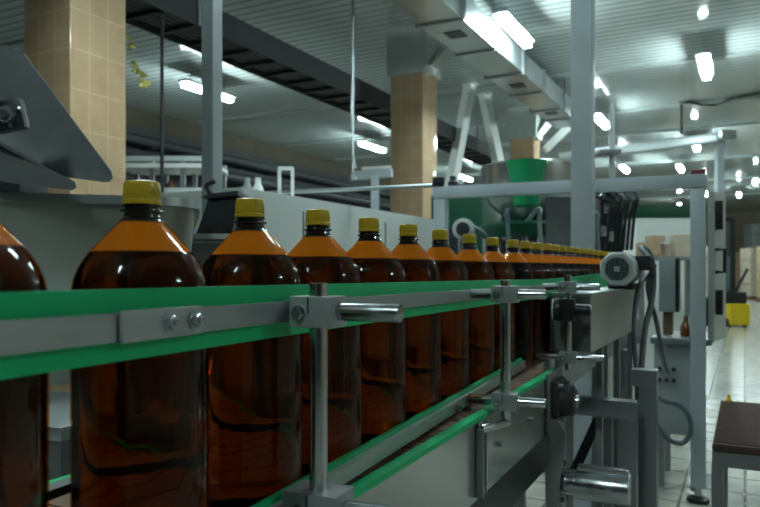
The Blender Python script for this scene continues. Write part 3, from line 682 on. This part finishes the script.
# black motor cover right of the hopper
mc = P(214, 212, 2.5)
th = thing('motor_cover', 'black tilted machine cover with a lever knob between the first two bottle caps', 'machine cover', (mc.x, mc.y, 0))
m = MB().prism([P(196, 234, 2.4), P(199, 226, 2.4), P(209, 197, 2.4), P(233, 194, 2.4), P(237, 198, 2.4), P(233, 234, 2.4)], (0, .22, 0))
obj('cover', m, 'black', th)
obj('lid', MB().prism([P(200, 197, 2.38), P(210, 193.5, 2.38), P(238, 190.5, 2.38), P(238.5, 195, 2.38), P(209, 198, 2.38)], (0, .26, 0)), 'dark_iron', th)
lv = obj('lever', MB().tube([P(211, 195, 2.45), P(208, 190, 2.45), P(206, 185, 2.45)], .008), 'black', th)
sub('knob', MB().box(P(211, 183, 2.45), (.035, .03, .012), rot=Matrix.Rotation(math.radians(-28), 3, 'Y'), bev=.004), 'black', lv)
obj('yellow_tag', MB().box(P(195, 219, 2.42), (.012, .02, .06), rot=Matrix.Rotation(math.radians(15), 3, 'Y')), 'yellow', th, label='yellow tag')
obj('ledge', MB().box(P(213, 238, 2.49), (.20, .24, .018)), 'light_grey', th)
obj('pedestal', MB().box((mc.x, 2.50, (P(213, 240, 2.49).z-.01)/2), (.15, .16, P(213, 240, 2.49).z-.012)), 'frame_steel', th)
for px in (204, 213, 222): obj('port', MB().cyl(P(px, 229, 2.392), P(px, 229, 2.37), .016, seg=16), 'dark_iron', th)

# grey machine enclosure running away behind the bottles
et0, er = TR(ROOM, 243, 3.25)
en = thing('machine_enclosure', 'long light grey machine housing behind the bottles, sloping away to the right', 'machine housing', ROOM(et0+1.9, er-.35, 0))
ez = CH+.355
obj('panel', rbox(MB(), et0+1.9, er-.35, (ez+.55)/2+.04, .70, 3.8, ez-.55, .01), 'light_grey', en)
obj('plinth', rbox(MB(), et0+1.9, er-.35, .30, .62, 3.7, .59), 'grey_paint', en)
for k in range(4): obj('panel_seam', rbox(MB(), et0+.5+k*.95, er+.001, (ez+.55)/2, .006, .012, ez-.62), 'plate', en)
# white U-shaped bracket and small fittings on the enclosure
def uframe(px0, px1, pyt, pyb, Z, label):
    th = thing('guard_bracket', label, 'bracket', P((px0+px1)/2, pyb, Z)); w_ = .014
    obj('upright', MB().beam(P(px0, pyb, Z), P(px0, pyt, Z), .018, .018), 'white', th)
    obj('upright', MB().beam(P(px1, pyb, Z), P(px1, pyt, Z), .018, .018), 'white', th)
    obj('crossbar', MB().beam(P(px0-1, pyt, Z), P(px1+1, pyt, Z), .02, .02), 'white', th)
t_, r_ = TR(ROOM, 286, 4.1); gz = 4.1
uframe(279.5, 292.5, 168.5, HZ-(ez+.04-CH)*F/gz, gz, 'thin white upside-down U bracket standing on the grey machine housing')
for px, col, lab in ((258, 'white', 'pale bottle-shaped fitting standing left of the white U bracket'), (247, 'galv', 'small steel fitting by the near end of the grey housing')):
    z_ = ez+.04; p = P(px, HZ-(z_-CH)*F/3.75, 3.75)
    solo('machine_fitting', MB().lathe([(.03, 0), (.03, .05), (.016, .08), (.016, .11)], p, seg=16), col, lab, 'fitting')

# white rack holding brown bottles, far left
def rack(label, px0, px1, Z, zs):
    x0 = (px0-380)/F*Z; x1 = (px1-380)/F*Z
    th = thing('storage_rack', label, 'rack', ((x0+x1)/2, Z+.2, 0))
    for x in (x0, (x0*2+x1)/3, (x0+2*x1)/3, x1):
        for y in (Z, Z+.4): obj('upright', MB().box((x, y, 1.09), (.04, .04, 2.18)), 'frame_steel', th)
    for z in zs:
        obj('shelf', MB().box(((x0+x1)/2, Z+.2, z), (x1-x0+.06, .46, .04)), 'white', th)
        obj('front_bar', MB().box(((x0+x1)/2, Z-.032, z+.06), (x1-x0+.06, .012, .045)), 'film', th)
    return x0, x1
RZ = 6.2
x0, x1 = rack('white storage rack of brown bottles between the nearest tiled column and the grey post', 121, 214, RZ, (1.84, 2.12, 1.3, .6))
obj_proto = None; n = 0
for z in (1.862,):
    x = x0+.09; 
    while x < x1-.05:
        if min(abs(x-u) for u in (x0, (x0*2+x1)/3, (x0+2*x1)/3, x1)) > .07:
            if obj_proto is None:
                obj_proto = thing('stored_bottle', 'brown bottle lying ready on the white storage rack', 'bottle', (x, RZ+.14, z), 'brown bottles on the white rack')
                obj('body', MB().lathe([(.045, 0), (.05, .01), (.05, .10), (.02, .15), (.018, .16)], obj_proto.location, seg=16), 'amber_far', obj_proto); n = 1
            else:
                copy_tree(obj_proto, (x, RZ+.14, z))
        x += .105
for o in list(C.objects):
    if o.name.startswith('stored_bottle'): o['label'] = 'brown bottle standing on the white storage rack beside the grey post'

# grey square post at left and thin conduit
pz = P(212, 188, 3.15)
th = thing('steel_post', 'grey square steel post from floor to ceiling between the first two bottle caps', 'post', (pz.x, 3.15, 0))
obj('tube', MB().box((pz.x, 3.15, CEIL/2), (.065, .065, CEIL-.03), yaw=ROOM.yaw, bev=.003), 'grey_paint', th)
obj('base_plate', MB().box((pz.x, 3.15, .006), (.18, .18, .012), yaw=ROOM.yaw), 'grey_paint', th)
obj('head_plate', MB().box((pz.x, 3.15, CEIL-.008), (.18, .18, .014), yaw=ROOM.yaw), 'grey_paint', th)
cdp = P(162, 100, 5.9)
solo('conduit', MB().cyl((cdp.x, cdp.y, 0.01), (cdp.x, cdp.y, CEIL), .015, seg=10), 'dark_iron', 'thin dark conduit hanging straight down right of the nearest tiled column', 'conduit')
# string with small yellow flakes by the column
fz = 5.6
th = thing('flake_strand', 'strand of small yellow flakes hanging by the nearest tiled column edge', 'decoration', P(138, 60, fz))
pts = [P(124, 22, fz), P(131, 40, fz), P(134, 62, fz), P(140, 72, fz), P(143, 80, fz), P(147, 90, fz)]
ps = P(124, 22, fz)
obj('string', MB().tube([Vector((ps.x, ps.y, 3.36))]+pts, .003, seg=6), 'flake_yellow', th)
for k in range(20):
    u = random.random(); a = pts[2]+(pts[5]-pts[2])*u if k > 3 else pts[1]+(pts[2]-pts[1])*(k*.12)
    a = a+Vector((random.uniform(-.03, .03), random.uniform(-.02, .02), random.uniform(-.02, .02)))
    obj('flake', MB().box(a, (.045, .004, .022), rot=Matrix.Rotation(random.uniform(-.9, .9), 3, 'Y')@Matrix.Rotation(random.uniform(-.7, .7), 3, 'Z')), 'flake_yellow', th)

# white T frame and pendant arm in the middle distance, left of the middle column
tz = 8.6; tp = P(375, 200, tz)
th = thing('white_gantry', 'pale blue-grey steel stand with top rail left of the middle tiled column', 'stand', (tp.x, tz, 0))
obj('leg', MB().box((tp.x, tz, P(0, 176, tz).z/2), (.10, .10, P(0, 176, tz).z)), 'post_paint', th)
l2 = P(300, 200, tz+.9)
obj('rail', MB().beam(P(352, 176, tz+.1), P(392, 172.8, tz), .10, .10), 'post_paint', th)
obj('top_strip', MB().beam(P(362, 169.0, tz+.05), P(391, 167, tz), .06, .035), 'white', th)
hz = 7.2; a = P(352.5, 143, hz); b_ = P(352.5, 178, hz)
th = thing('hanging_pendant', 'pale metal pendant hanging from the ceiling left of the middle column', 'pendant', b_)
obj('rod', MB().cyl(b_, (b_.x, b_.y, CEIL), .014, seg=8), 'galv', th)
obj('strap', MB().beam(P(356, 168, hz-.02), P(352.5, 152, hz-.02), .012, .012), 'white', th)
obj('end_ring', MB().lathe([(.02, -.03), (.04, -.02), (.04, .02), (.02, .03)], b_, seg=14), 'galv', th)

# ------------------------------------------------------------------ filling machine and its frame
GL = P(441, 200, 4.12); GRt = P(698, 200, 3.60); gz_ = CH+.466
fr = thing('steel_gantry', 'grey square-tube frame standing around the filling machine', 'frame', ((GL.x+GRt.x)/2, (GL.y+GRt.y)/2, 0))
gd = (Vector((GRt.x, GRt.y, 0))-Vector((GL.x, GL.y, 0))).normalized(); gn = Vector((-gd.y, gd.x, 0))
gyaw = math.atan2(gd.y, gd.x)
for p, hh in ((GL, gz_-.04), (GRt, gz_-.04)):
    for k in (0,):
        q = Vector((p.x, p.y, 0))+gn*1.7*k
        l = obj('leg', MB().box((q.x, q.y, hh/2+.04), (.072, .072, hh-.08), yaw=gyaw, bev=.004), 'post_paint', fr)
        sub('foot', MB().cyl((q.x, q.y, 0), (q.x, q.y, .02), .055, seg=20), 'black', l); sub('spindle', MB().cyl((q.x, q.y, .02), (q.x, q.y, .09), .014, seg=12), 'rod', l)
for k in (0,):
    o_ = gn*1.7*k; obj('beam', MB().beam(Vector((GL.x, GL.y, gz_))-gd*.041+o_, Vector((GRt.x, GRt.y, gz_))+gd*.041+o_, .07, .068, bev=.004), 'post_paint', fr)
q0 = P(545, 185, 3.9)+gn*.03; q1 = P(575, 185, 3.9)+gn*.03
obj('dark_panel', MB().prism([Vector((q0.x, q0.y, gz_-.045)), Vector((q1.x, q1.y, gz_-.045)), Vector((q1.x, q1.y, 1.02)), Vector((q0.x, q0.y, 1.02))], gn*.012), 'plate', fr, label='dull grey hanging panel')
obj('corner_knob', MB().box(Vector((GRt.x, GRt.y, gz_+.045)), (.07, .05, .025), yaw=gyaw, bev=.005), 'red_dark', fr, label='dark red corner cap')
TC = Vector((.99, 4.62, 0))
fm = thing('filling_machine', 'rotary filling machine with steel tank and green funnel inside the grey frame', 'machine', TC)
obj('base', MB().lathe([(.50, .02), (.52, .05), (.52, .80), (.48, .84), (.1, .86)], TC, seg=40), 'panel', fm)
obj('column', MB().cyl(TC+Vector((0, 0, .85)), TC+Vector((0, 0, 1.62)), .11, seg=24), 'frame_steel', fm)
obj('carousel', MB().lathe([(.08, 1.40), (.32, 1.40), (.33, 1.42), (.33, 1.48), (.30, 1.50), (.08, 1.50)], TC, seg=40), 'green_dark', fm, label='green carousel ring')
obj('cone', MB().lathe([(.12, 1.50), (.26, 1.62), (.30, 1.70), (.12, 1.70)], TC, seg=36), 'panel', fm)
obj('tank', MB().lathe([(.12, 1.70), (.32, 1.70), (.325, 1.72), (.325, 1.865), (.31, 1.88), (.1, 1.89)], TC, seg=40), 'panel', fm, label='steel tank')
obj('funnel', MB().lathe([(.075, 1.60), (.080, 1.68), (.112, 1.82), (.122, 1.86), (.108, 1.862), (.065, 1.70)], Vector((.862, 4.12, -.03)), seg=32), 'green_plastic', fm, label='bright green funnel')
obj('funnel_arm', MB().beam(Vector((.862, 4.16, 1.66)), TC+Vector((0, -.2, 1.66)), .03, .03), 'frame_steel', fm)
for k in range(20):
    a = k*PI/10; p = TC+Vector((.29*math.cos(a), .29*math.sin(a), 0))
    v_ = obj('filling_valve', MB().cyl(p+Vector((0, 0, 1.24)), p+Vector((0, 0, 1.41)), .022, seg=12), 'rod', fm)
    sub('lift', MB().cyl(p+Vector((0, 0, .85)), p+Vector((0, 0, .95)), .02, seg=10), 'rod', v_)
for k in range(5):
    a = -2.3+k*.45; p = TC+Vector((.30*math.cos(a), .30*math.sin(a), 0)); q = TC+Vector((.42*math.cos(a+.2), .42*math.sin(a+.2), 0))
    obj('pipe', MB().tube([p+Vector((0, 0, 1.49)), q+Vector((0, 0, 1.56)), q+Vector((0, 0, 1.46)), q+Vector((.02, 0, 1.2)), q+Vector((.02, 0, .86))], .013), 'galv' if k % 2 else 'hose', fm)
# green rinser block with a white motor, left inside the frame
rb = thing('rinser_block', 'dark green machine block behind the bottle caps, left inside the grey frame', 'machine', P(463, 230, 5.3)*1)
rb.location.z = 0; BASES[rb.name] = Vector(rb.location)
x_, y_ = rb.location.x, rb.location.y
obj('body', MB().box((x_+.06, y_+.25, .60), (.40, .45, 1.16), yaw=ROOM.yaw, bev=.01), 'light_grey', rb)
obj('hood', MB().box((x_+.06, y_+.25, 1.48), (.42, .47, .60), yaw=ROOM.yaw, bev=.02), 'green_dark', rb, label='dark green hood')
obj('window', MB().box(Vector((x_+.06, y_+.25, 1.42))+Vector((-math.sin(ROOM.th), -math.cos(ROOM.th), 0))*.237, (.32, .006, .20), yaw=ROOM.yaw), 'black', rb)
mp_ = P(463, 229, 4.25)
th = thing('white_motor', 'round pale grey motor with dark hub in front of the dark green block', 'motor', (mp_.x, mp_.y, 0))
obj('drum', MB().cyl(mp_, mp_+Vector((.03, .16, 0)), .066, seg=28, bev=.01), 'light_grey', th)
obj('hub', MB().cyl(mp_+Vector((-.006, -.014, 0)), mp_+Vector((.002, 0, 0)), .042, seg=24), 'dark_iron', th)
obj('stand', MB().box((mp_.x+.015, mp_.y+.09, (mp_.z-.06)/2), (.06, .08, mp_.z-.06)), 'frame_steel', th)
obj('cable', MB().tube([mp_+Vector((.07, .1, .02)), mp_+Vector((.13, .05, -.02)), mp_+Vector((.18, .05, -.12)), mp_+Vector((.19, .06, -.3))], .014), 'rubber', th)
# front steel column from floor to ceiling
cp = P(583, 200, 3.42)
th = thing('steel_post', 'broad pale blue-grey steel post in front of the machine frame', 'post', (cp.x, cp.y, 0))
obj('tube', MB().box((cp.x, cp.y, CEIL/2), (.098, .098, CEIL-.03), yaw=ROOM.yaw, bev=.004), 'post_paint', th)
obj('base_plate', MB().box((cp.x, cp.y, .006), (.2, .2, .012), yaw=ROOM.yaw), 'post_paint', th)
obj('head_plate', MB().box((cp.x, cp.y, CEIL-.008), (.2, .2, .014), yaw=ROOM.yaw), 'post_paint', th)
# thin pipe from the left into the frame corner
a = P(236, 194.5, 4.55); b_ = P(441, 185.0, 3.88)
th = thing('guard_pipe', 'thin pale pipe running from behind the bottles to the frame corner', 'pipe', b_)
obj('pipe', MB().cyl(a, b_, .012, seg=12), 'galv', th)
obj('post', MB().cyl((a.x, a.y, 0.005), (a.x, a.y, a.z), .014, seg=12), 'galv', th)
kp = P(438, 182, 3.86); obj('coupling', MB().box(kp, (.06, .06, .05), bev=.008), 'dark_iron', th)
# valve block and rising pipe near the frame corner
th = thing('corner_fitting', 'dark pipe fitting with bright nut on top of the frame left corner', 'fitting', Vector((GL.x+.07, GL.y, gz_+.043)))
bs = Vector((GL.x+.07, GL.y, gz_+.043))
obj('body', MB().lathe([(.03, 0), (.03, .02), (.018, .03), (.018, .055)], bs, seg=14), 'dark_iron', th)
obj('nut', MB().cyl(bs+Vector((.035, -.02, .02)), bs+Vector((.06, -.02, .02)), .016, seg=6), 'rod', th)

# hanging V struts from the ceiling above the filling machine
for nm, (x0_, y0_, x1_, y1_), lab in (('a', (470, 84, 450, 192), 'left leaning pale strut hanging from the ceiling beyond the frame'), ('b', (484, 94, 500, 170), 'right leaning pale strut hanging from the ceiling beyond the frame')):
    zt_ = (CEIL-CH)*F/(HZ-y0_); a = P(x0_, y0_+.4, zt_); b_ = P(x1_, y1_, zt_-.3)
    th = thing('ceiling_strut', lab, 'strut', a)
    obj('angle_bar', MB().beam(a, b_, .17, .14), 'white', th)
    obj('head_plate', MB().box((a.x, a.y, CEIL-.012), (.24, .2, .02), yaw=ROOM.yaw), 'white', th)
for (x0_, y0_, Z0), (x1_, y1_, Z1), lab in (((427, 71, 9.0), (449, 47, 9.5), 'short pale brace at the right shoulder of the middle tiled column'),
                                        ((534, 138, 13.5), (554, 115, 13.8), 'short pale brace at the top of the far tiled column'),
                                        ((545, 150, 13.3), (566, 129, 13.3), 'lower pale brace just right of the far tiled column')):
    a = P(x0_, y0_, Z0); b_ = P(x1_, y1_, Z1); d_ = (b_-a).normalized(); b2 = a+d_*((CEIL-a.z)/d_.z)
    solo('column_brace', MB().beam(a, b2, .17, .14), 'white', lab, 'brace')

# galvanised channel on an upright, beyond the frame
cz = 12.6
th = thing('channel_gantry', 'galvanised cable channel carried on a tall upright beyond the frame at right', 'cable channel', (P(719, 0, cz).x, cz, 0))
up_ = P(719.5, 145, cz)
obj('upright', MB().box((up_.x, up_.y, P(0, 141, cz).z/2), (.125, .125, P(0, 141, cz).z), bev=.01), 'post_paint', th)
obj('channel', MB().beam(P(728, 136.5, 12.5), P(560, 158, 13.9), .20, .17, bev=.02), 'galv', th)
l_ = P(574, 155, 13.8); obj('upright', MB().box((l_.x, l_.y, l_.z/2), (.12, .12, l_.z-.1)), 'post_paint', th)
obj('end_bend', MB().box(P(726, 135.5, 12.45), (.28, .22, .18), bev=.05), 'galv', th)
# black cable on the ceiling
cc = lambda x, y: P(x, y, (CEIL-.035-CH)*F/(HZ-y))
solo('ceiling_cable', MB().tube([cc(760, 93), cc(738, 97), cc(722, 102), cc(714, 104.5), cc(700, 104), cc(688, 102), cc(681, 103.5)]+[P(681, 104, (CEIL-.035-CH)*F/(HZ-103.5)), P(681.5, 134, 13.2)], .028, seg=8, sub=4), 'black', 'black cable sagging under the ceiling at upper right', 'cable')
# light pole and hood behind the post
pz2 = P(612, 200, 5.3)
th = thing('cylinder_unit', 'dark pneumatic head with steel pole and black hoses right of the broad post', 'machine', (pz2.x, 5.3, 0))
obj('pole', MB().cyl((pz2.x, 5.3, .02), (pz2.x, 5.3, P(0, 102, 5.3).z), .022, seg=14), 'galv', th)
obj('base_plate', MB().box((pz2.x, 5.3, .011), (.2, .2, .022)), 'dark_iron', th)
obj('hood', MB().box(P(607, 153, 5.3), (.16, .18, .03), bev=.005), 'plate', th)
obj('head', MB().box(P(604, 222, 5.3), (.10, .14, .55), bev=.01), 'dark_iron', th)
obj('manifold', MB().box(P(617, 236, 5.28), (.06, .10, .40), bev=.01), 'black', th)
for k in range(7):
    x = 598+k*4.2; q = P(x, 187+2*(k % 3), 5.15+.03*k)
    obj('hose', MB().tube([P(594+k*3, 196+k*1.2, 5.1), q+Vector((0, 0, .02*(k % 2))), P(x+14, 196+3*(k % 2), 5.12), P(x+11, 216, 5.15), P(x+8, 250, 5.2)], .013), 'black', th)
for px, py in ((604, 231), (611, 236), (607, 208)): obj('valve', MB().lathe([(.018, -.04), (.022, -.03), (.022, .03), (.012, .04)], P(px, py, 5.18), seg=14), 'rod', th)

# white cabinet with green head band, further back
wz = 7.2; c_ = P(664, 0, wz)
th = thing('white_cabinet', 'white machine cabinet with dark green band across its top, seen through the frame', 'cabinet', (c_.x, wz+.3, 0))
wt = P(0, 204.5, wz).z; wm = P(0, 217.5, wz).z
obj('body', MB().box((c_.x+.02, wz+.3, wm/2), (.60, .55, wm), bev=.006), 'white', th)
obj('head_band', MB().box((c_.x+.02, wz+.295, (wt+wm)/2), (.61, .57, wt-wm), bev=.005), 'green_dark', th, label='dark green band')
obj('plinth', MB().box((c_.x+.02, wz+.3, .05), (.61, .56, .1)), 'plate', th)
# cartons stacked in front of the white cabinet
for i, (px, py, ww, hh, Z, mm, lab) in enumerate(((648, 249, .16, .12, 6.4, 'carton', 'brown carton at the left of the pile before the white cabinet'),
                                          (664, 251, .17, .13, 6.6, 'carton_pale', 'pale carton in the middle of the pile before the white cabinet'),
                                          (680, 247, .15, .22, 6.5, 'carton_pale', 'tall pale carton at the right of the pile before the white cabinet'),
                                          (655, 239, .12, .06, 6.5, 'carton', 'flat brown carton lying on top of the pile before the white cabinet'),
                                          (671, 240, .10, .08, 6.6, 'film', 'small pale bag on top of the pile before the white cabinet'))):
    p = P(px, py, Z); solo('carton', MB().box((p.x, p.y, p.z), (ww, .18, hh), bev=.004), mm, lab, 'carton', group='cartons before the white cabinet')
tp0 = P(665, 262, 6.5)
th = thing('work_table', 'low steel table under the cartons before the white cabinet', 'table', (tp0.x, 6.5, 0))
obj('tabletop', MB().box((tp0.x, 6.5, 1.302), (.62, .40, .03)), 'frame_steel', th)
for dx in (-.28, .28):
    for dy in (-.16, .16): obj('leg', MB().box((tp0.x+dx, 6.5+dy, .645), (.04, .04, 1.288)), 'frame_steel', th)

# grey control cabinet with worktop at the right end of the frame
kt, kr = TR(ROOM, 664, 3.78)
kb = thing('control_cabinet', 'grey floor cabinet with worktop and sockets beside the right leg of the frame', 'cabinet', ROOM(kt+.2, kr+.07, 0))
ktop = CH-.368
obj('body', rbox(MB(), kt+.2, kr+.065, (ktop+.30)/2, .23, .42, ktop-.32, .004), 'grey_paint', kb)
obj('worktop', rbox(MB(), kt+.2, kr+.085, ktop, .30, .50, .035, .006), 'frame_steel', kb)
for dr in (-.02, .15):
    for dt in (.03, .37): obj('leg', rbox(MB(), kt+dt, kr+dr, .16, .04, .04, .29), 'frame_steel', kb)
for i in range(3):
    for j in range(2): obj('socket', MB().cyl(ROOM(kt-.012, kr-.02+i*.035, .66-j*.06), ROOM(kt-.03, kr-.02+i*.035, .66-j*.06), .011, seg=12), 'dark_iron', kb)
bz0 = ktop+.018
gt, gr_ = TR(ROOM, 668, 3.95)
gb = thing('junction_box', 'grey upright box on a post standing on the grey cabinet worktop', 'box', ROOM(kt+.2, gr_, bz0))
obj('box', rbox(MB(), kt+.2, gr_, CH+.5*(.005-.23)+.04, .085, .14, .30, .004), 'grey_paint', gb)
obj('door', rbox(MB(), kt+.2, gr_+.052, CH+.5*(.005-.23)+.04, .016, .12, .30, .003), 'black', gb, label='black side cover')
obj('stem', rbox(MB(), kt+.2, gr_, (bz0+CH-.20)/2, .05, .06, CH-.20-bz0+.01), 'far_brown', gb)
for i, (px, py, mm, lab) in enumerate(((686, 322, 'amber_far', 'small brown bottle on the grey worktop beside the frame leg'), (689, 318, 'film', 'pale plastic jug on the worktop right against the frame leg'), (692, 274, 'orange', ''))):
    if not lab: continue
    p = P(px, 333, 3.82); p.z = bz0
    solo('worktop_bottle', MB().lathe([(.02, 0), (.03, .004), (.03, .05), (.012, .085), (.012, .11)], p, seg=16), mm, lab, 'bottle')

# guard door hanging open at the right leg
th = thing('guard_door', 'pale guard door with black handle and latches right of the frame leg', 'door', Vector((GRt.x+.08, GRt.y+.1, .4)))
dd = Vector((math.sin(ROOM.th+.18), math.cos(ROOM.th+.18), 0)); d0 = Vector((GRt.x+.052, GRt.y+.02, 0))
def dbox(m, u0, u1, z0, z1, off, th_): return m.prism([d0+dd*u0+Vector((0, 0, z0)), d0+dd*u1+Vector((0, 0, z0)), d0+dd*u1+Vector((0, 0, z1)), d0+dd*u0+Vector((0, 0, z1))], Vector((dd.y, -dd.x, 0))*th_)
obj('leaf', dbox(MB(), .03, .30, .82, gz_-.05, 0, .03), 'light_grey', th)
def on_door(u, z, o): return d0+dd*u+Vector((dd.y, -dd.x, 0))*o+Vector((0, 0, z))
zh0, zh1 = P(0, 272, 3.7).z, P(0, 250, 3.7).z
obj('handle', MB().tube([on_door(.06, zh0, .03), on_door(.06, zh0, .075), on_door(.06, zh1, .075), on_door(.06, zh1, .03)], .010, sub=1), 'black', th, label='black pull handle')
obj('latch', MB().box(on_door(.08, P(0, 302, 3.7).z, .045), (.035, .06, .13), yaw=ROOM.yaw, bev=.006), 'black', th)
obj('latch', MB().box(on_door(.08, P(0, 216, 3.7).z, .045), (.035, .06, .15), yaw=ROOM.yaw, bev=.006), 'black', th)
obj('hinge', MB().cyl(d0+Vector((-.002, -.0, .9)), d0+Vector((-.002, 0, 1.05)), .010, seg=12), 'black', th)

# brown belt table at lower right
bt0, br0 = TR(ROOM, 712, 2.36)
th = thing('belt_table', 'low conveyor table with brown perforated belt on a grey frame at lower right', 'conveyor table', ROOM(bt0+.45, br0+.4, 0))
tz_ = .605
obj('belt', rbox(MB(), bt0+.42, br0+.40, tz_-.012, .80, .86, .024, .008), 'mat_brown', th, label='brown perforated belt')
m = MB()
for i in range(30):
    rbox(m, bt0+.01+i*.0285, br0+.40, tz_+.002, .79, .010, .008)
b_ = th.children[0]; sub('belt_ribs', m, 'mat_brown', b_)
for rr in (br0+.015, br0+.79): obj('side_rail', rbox(MB(), bt0+.42, rr, tz_-.055, .03, .84, .05), 'frame_steel', th)
for tt in (bt0+.02, bt0+.82): obj('cross_rail', rbox(MB(), tt, br0+.40, tz_-.055, .75, .03, .05), 'frame_steel', th)
for tt in (bt0+.03, bt0+.80):
    for rr in (br0+.015, br0+.78):
        l_ = obj('leg', rbox(MB(), tt, rr, tz_/2-.03, .035, .035, tz_-.09), 'frame_steel', th); p = ROOM(tt, rr, 0); sub('foot', MB().cyl((p.x, p.y, 0), (p.x, p.y, .016), .03), 'black', l_)
yt = ROOM(bt0+.845, br0+.035, tz_+.004)
solo('yellow_clip', MB().lathe([(.014, 0), (.014, .008), (.007, .014), (.006, .03)], yt, seg=14), 'yellow', 'small yellow clip at the back corner of the brown belt table', 'clip')

# ------------------------------------------------------------------ far right: stacker, pallets
fz_ = 15.3; sp = P(731, 326, fz_)
st = thing('pallet_stacker', 'yellow pallet stacker with dark mast parked beyond the frame at right', 'pallet stacker', (sp.x, fz_, 0))
obj('chassis', MB().box((sp.x+.03, fz_+.05, .27), (.42, .8, .46), bev=.03), 'yellow', st, label='yellow chassis')
for dx in (-.17, .22): obj('mast_rail', MB().box((sp.x+dx, fz_+.42, 1.25), (.12, .12, 2.3)), 'dark_iron', st)
for z in (.7, 1.4, 2.36): obj('mast_crossbar', MB().box((sp.x+.025, fz_+.44, z), (.42, .08, .08)), 'dark_iron', st)
obj('cowl', MB().box((sp.x+.02, fz_+.05, .62), (.42, .55, .26), bev=.04), 'dark_iron', st)
obj('guard', MB().box((sp.x+.02, fz_+.36, 1.15), (.28, .02, .75)), 'hose', st)
obj('tiller', MB().tube([(sp.x-.03, fz_-.2, .7), (sp.x+.02, fz_-.4, 1.0), (sp.x+.12, fz_-.46, 1.25)], .03), 'black', st)
for dx in (-.15, .2): obj('wheel', MB().cyl((sp.x+dx-.04, fz_-.2, .09), (sp.x+dx+.04, fz_-.2, .09), .09, seg=20), 'black', st)
obj('fork', MB().box((sp.x-.12, fz_+1.0, .10), (.14, 1.1, .06)), 'dark_iron', st)
obj('fork', MB().box((sp.x+.18, fz_+1.0, .10), (.14, 1.1, .06)), 'dark_iron', st)
def stack(px, wpx, ytop, Z, label, mm):
    p = P(px, 0, Z); zt_ = P(0, ytop, Z).z; w_ = wpx/F*Z
    th = thing('pallet_load', label, 'pallet load', (p.x, Z, 0))
    pal = obj('pallet', MB().box((p.x, Z, .12), (w_*1.02, .9, .03)), 'far_brown', th)
    for k in (-.42, 0, .42): sub('block', MB().box((p.x+k*w_, Z, .053), (w_*.12, .9, .105)), 'far_brown', pal)
    h_ = zt_-.14; n_ = max(2, int(h_/.45))
    for i in range(n_):
        for k in (0, 1):
            obj('carton', MB().box((p.x+(k-.5)*w_*.49, Z, .14+h_*(i+.5)/n_), (w_*.48, .85, h_/n_*.97), bev=.02), mm, th)
stack(752, 14, 248, 30, 'pale carton stack on a pallet at the far right edge', 'carton_pale')
stack(741, 8, 252, 33, 'narrow brown carton stack beyond the stacker', 'carton')
stack(756, 16, 224, 35, 'tallest film-wrapped load standing against the far brown wall', 'film')
stack(770, 16, 246, 27, 'carton stack mostly beyond the right edge of the picture', 'carton')
stack(697, 18, 246, 24, 'carton load seen between frame leg and guard door', 'carton_pale')
stack(672, 20, 244, 26, 'carton load far behind the white cabinet', 'carton')

th = thing('steel_cabinet', 'low grey steel cabinet behind the conveyor, seen between the first bottles', 'cabinet', (-.66, 1.40, 0))
obj('body', MB().box((-.66, 1.40, .46), (.34, .26, .86), yaw=ROW.yaw, bev=.005), 'frame_steel', th)
obj('top', MB().box((-.66, 1.40, .900), (.36, .28, .025), yaw=ROW.yaw, bev=.005), 'galv', th)
obj('handle_bar', MB().beam(ROW(1.115, -1.13, .80)+Vector((0, 0, 0)), ROW(1.115, -1.00, .80), .016, .016), 'rod', th)
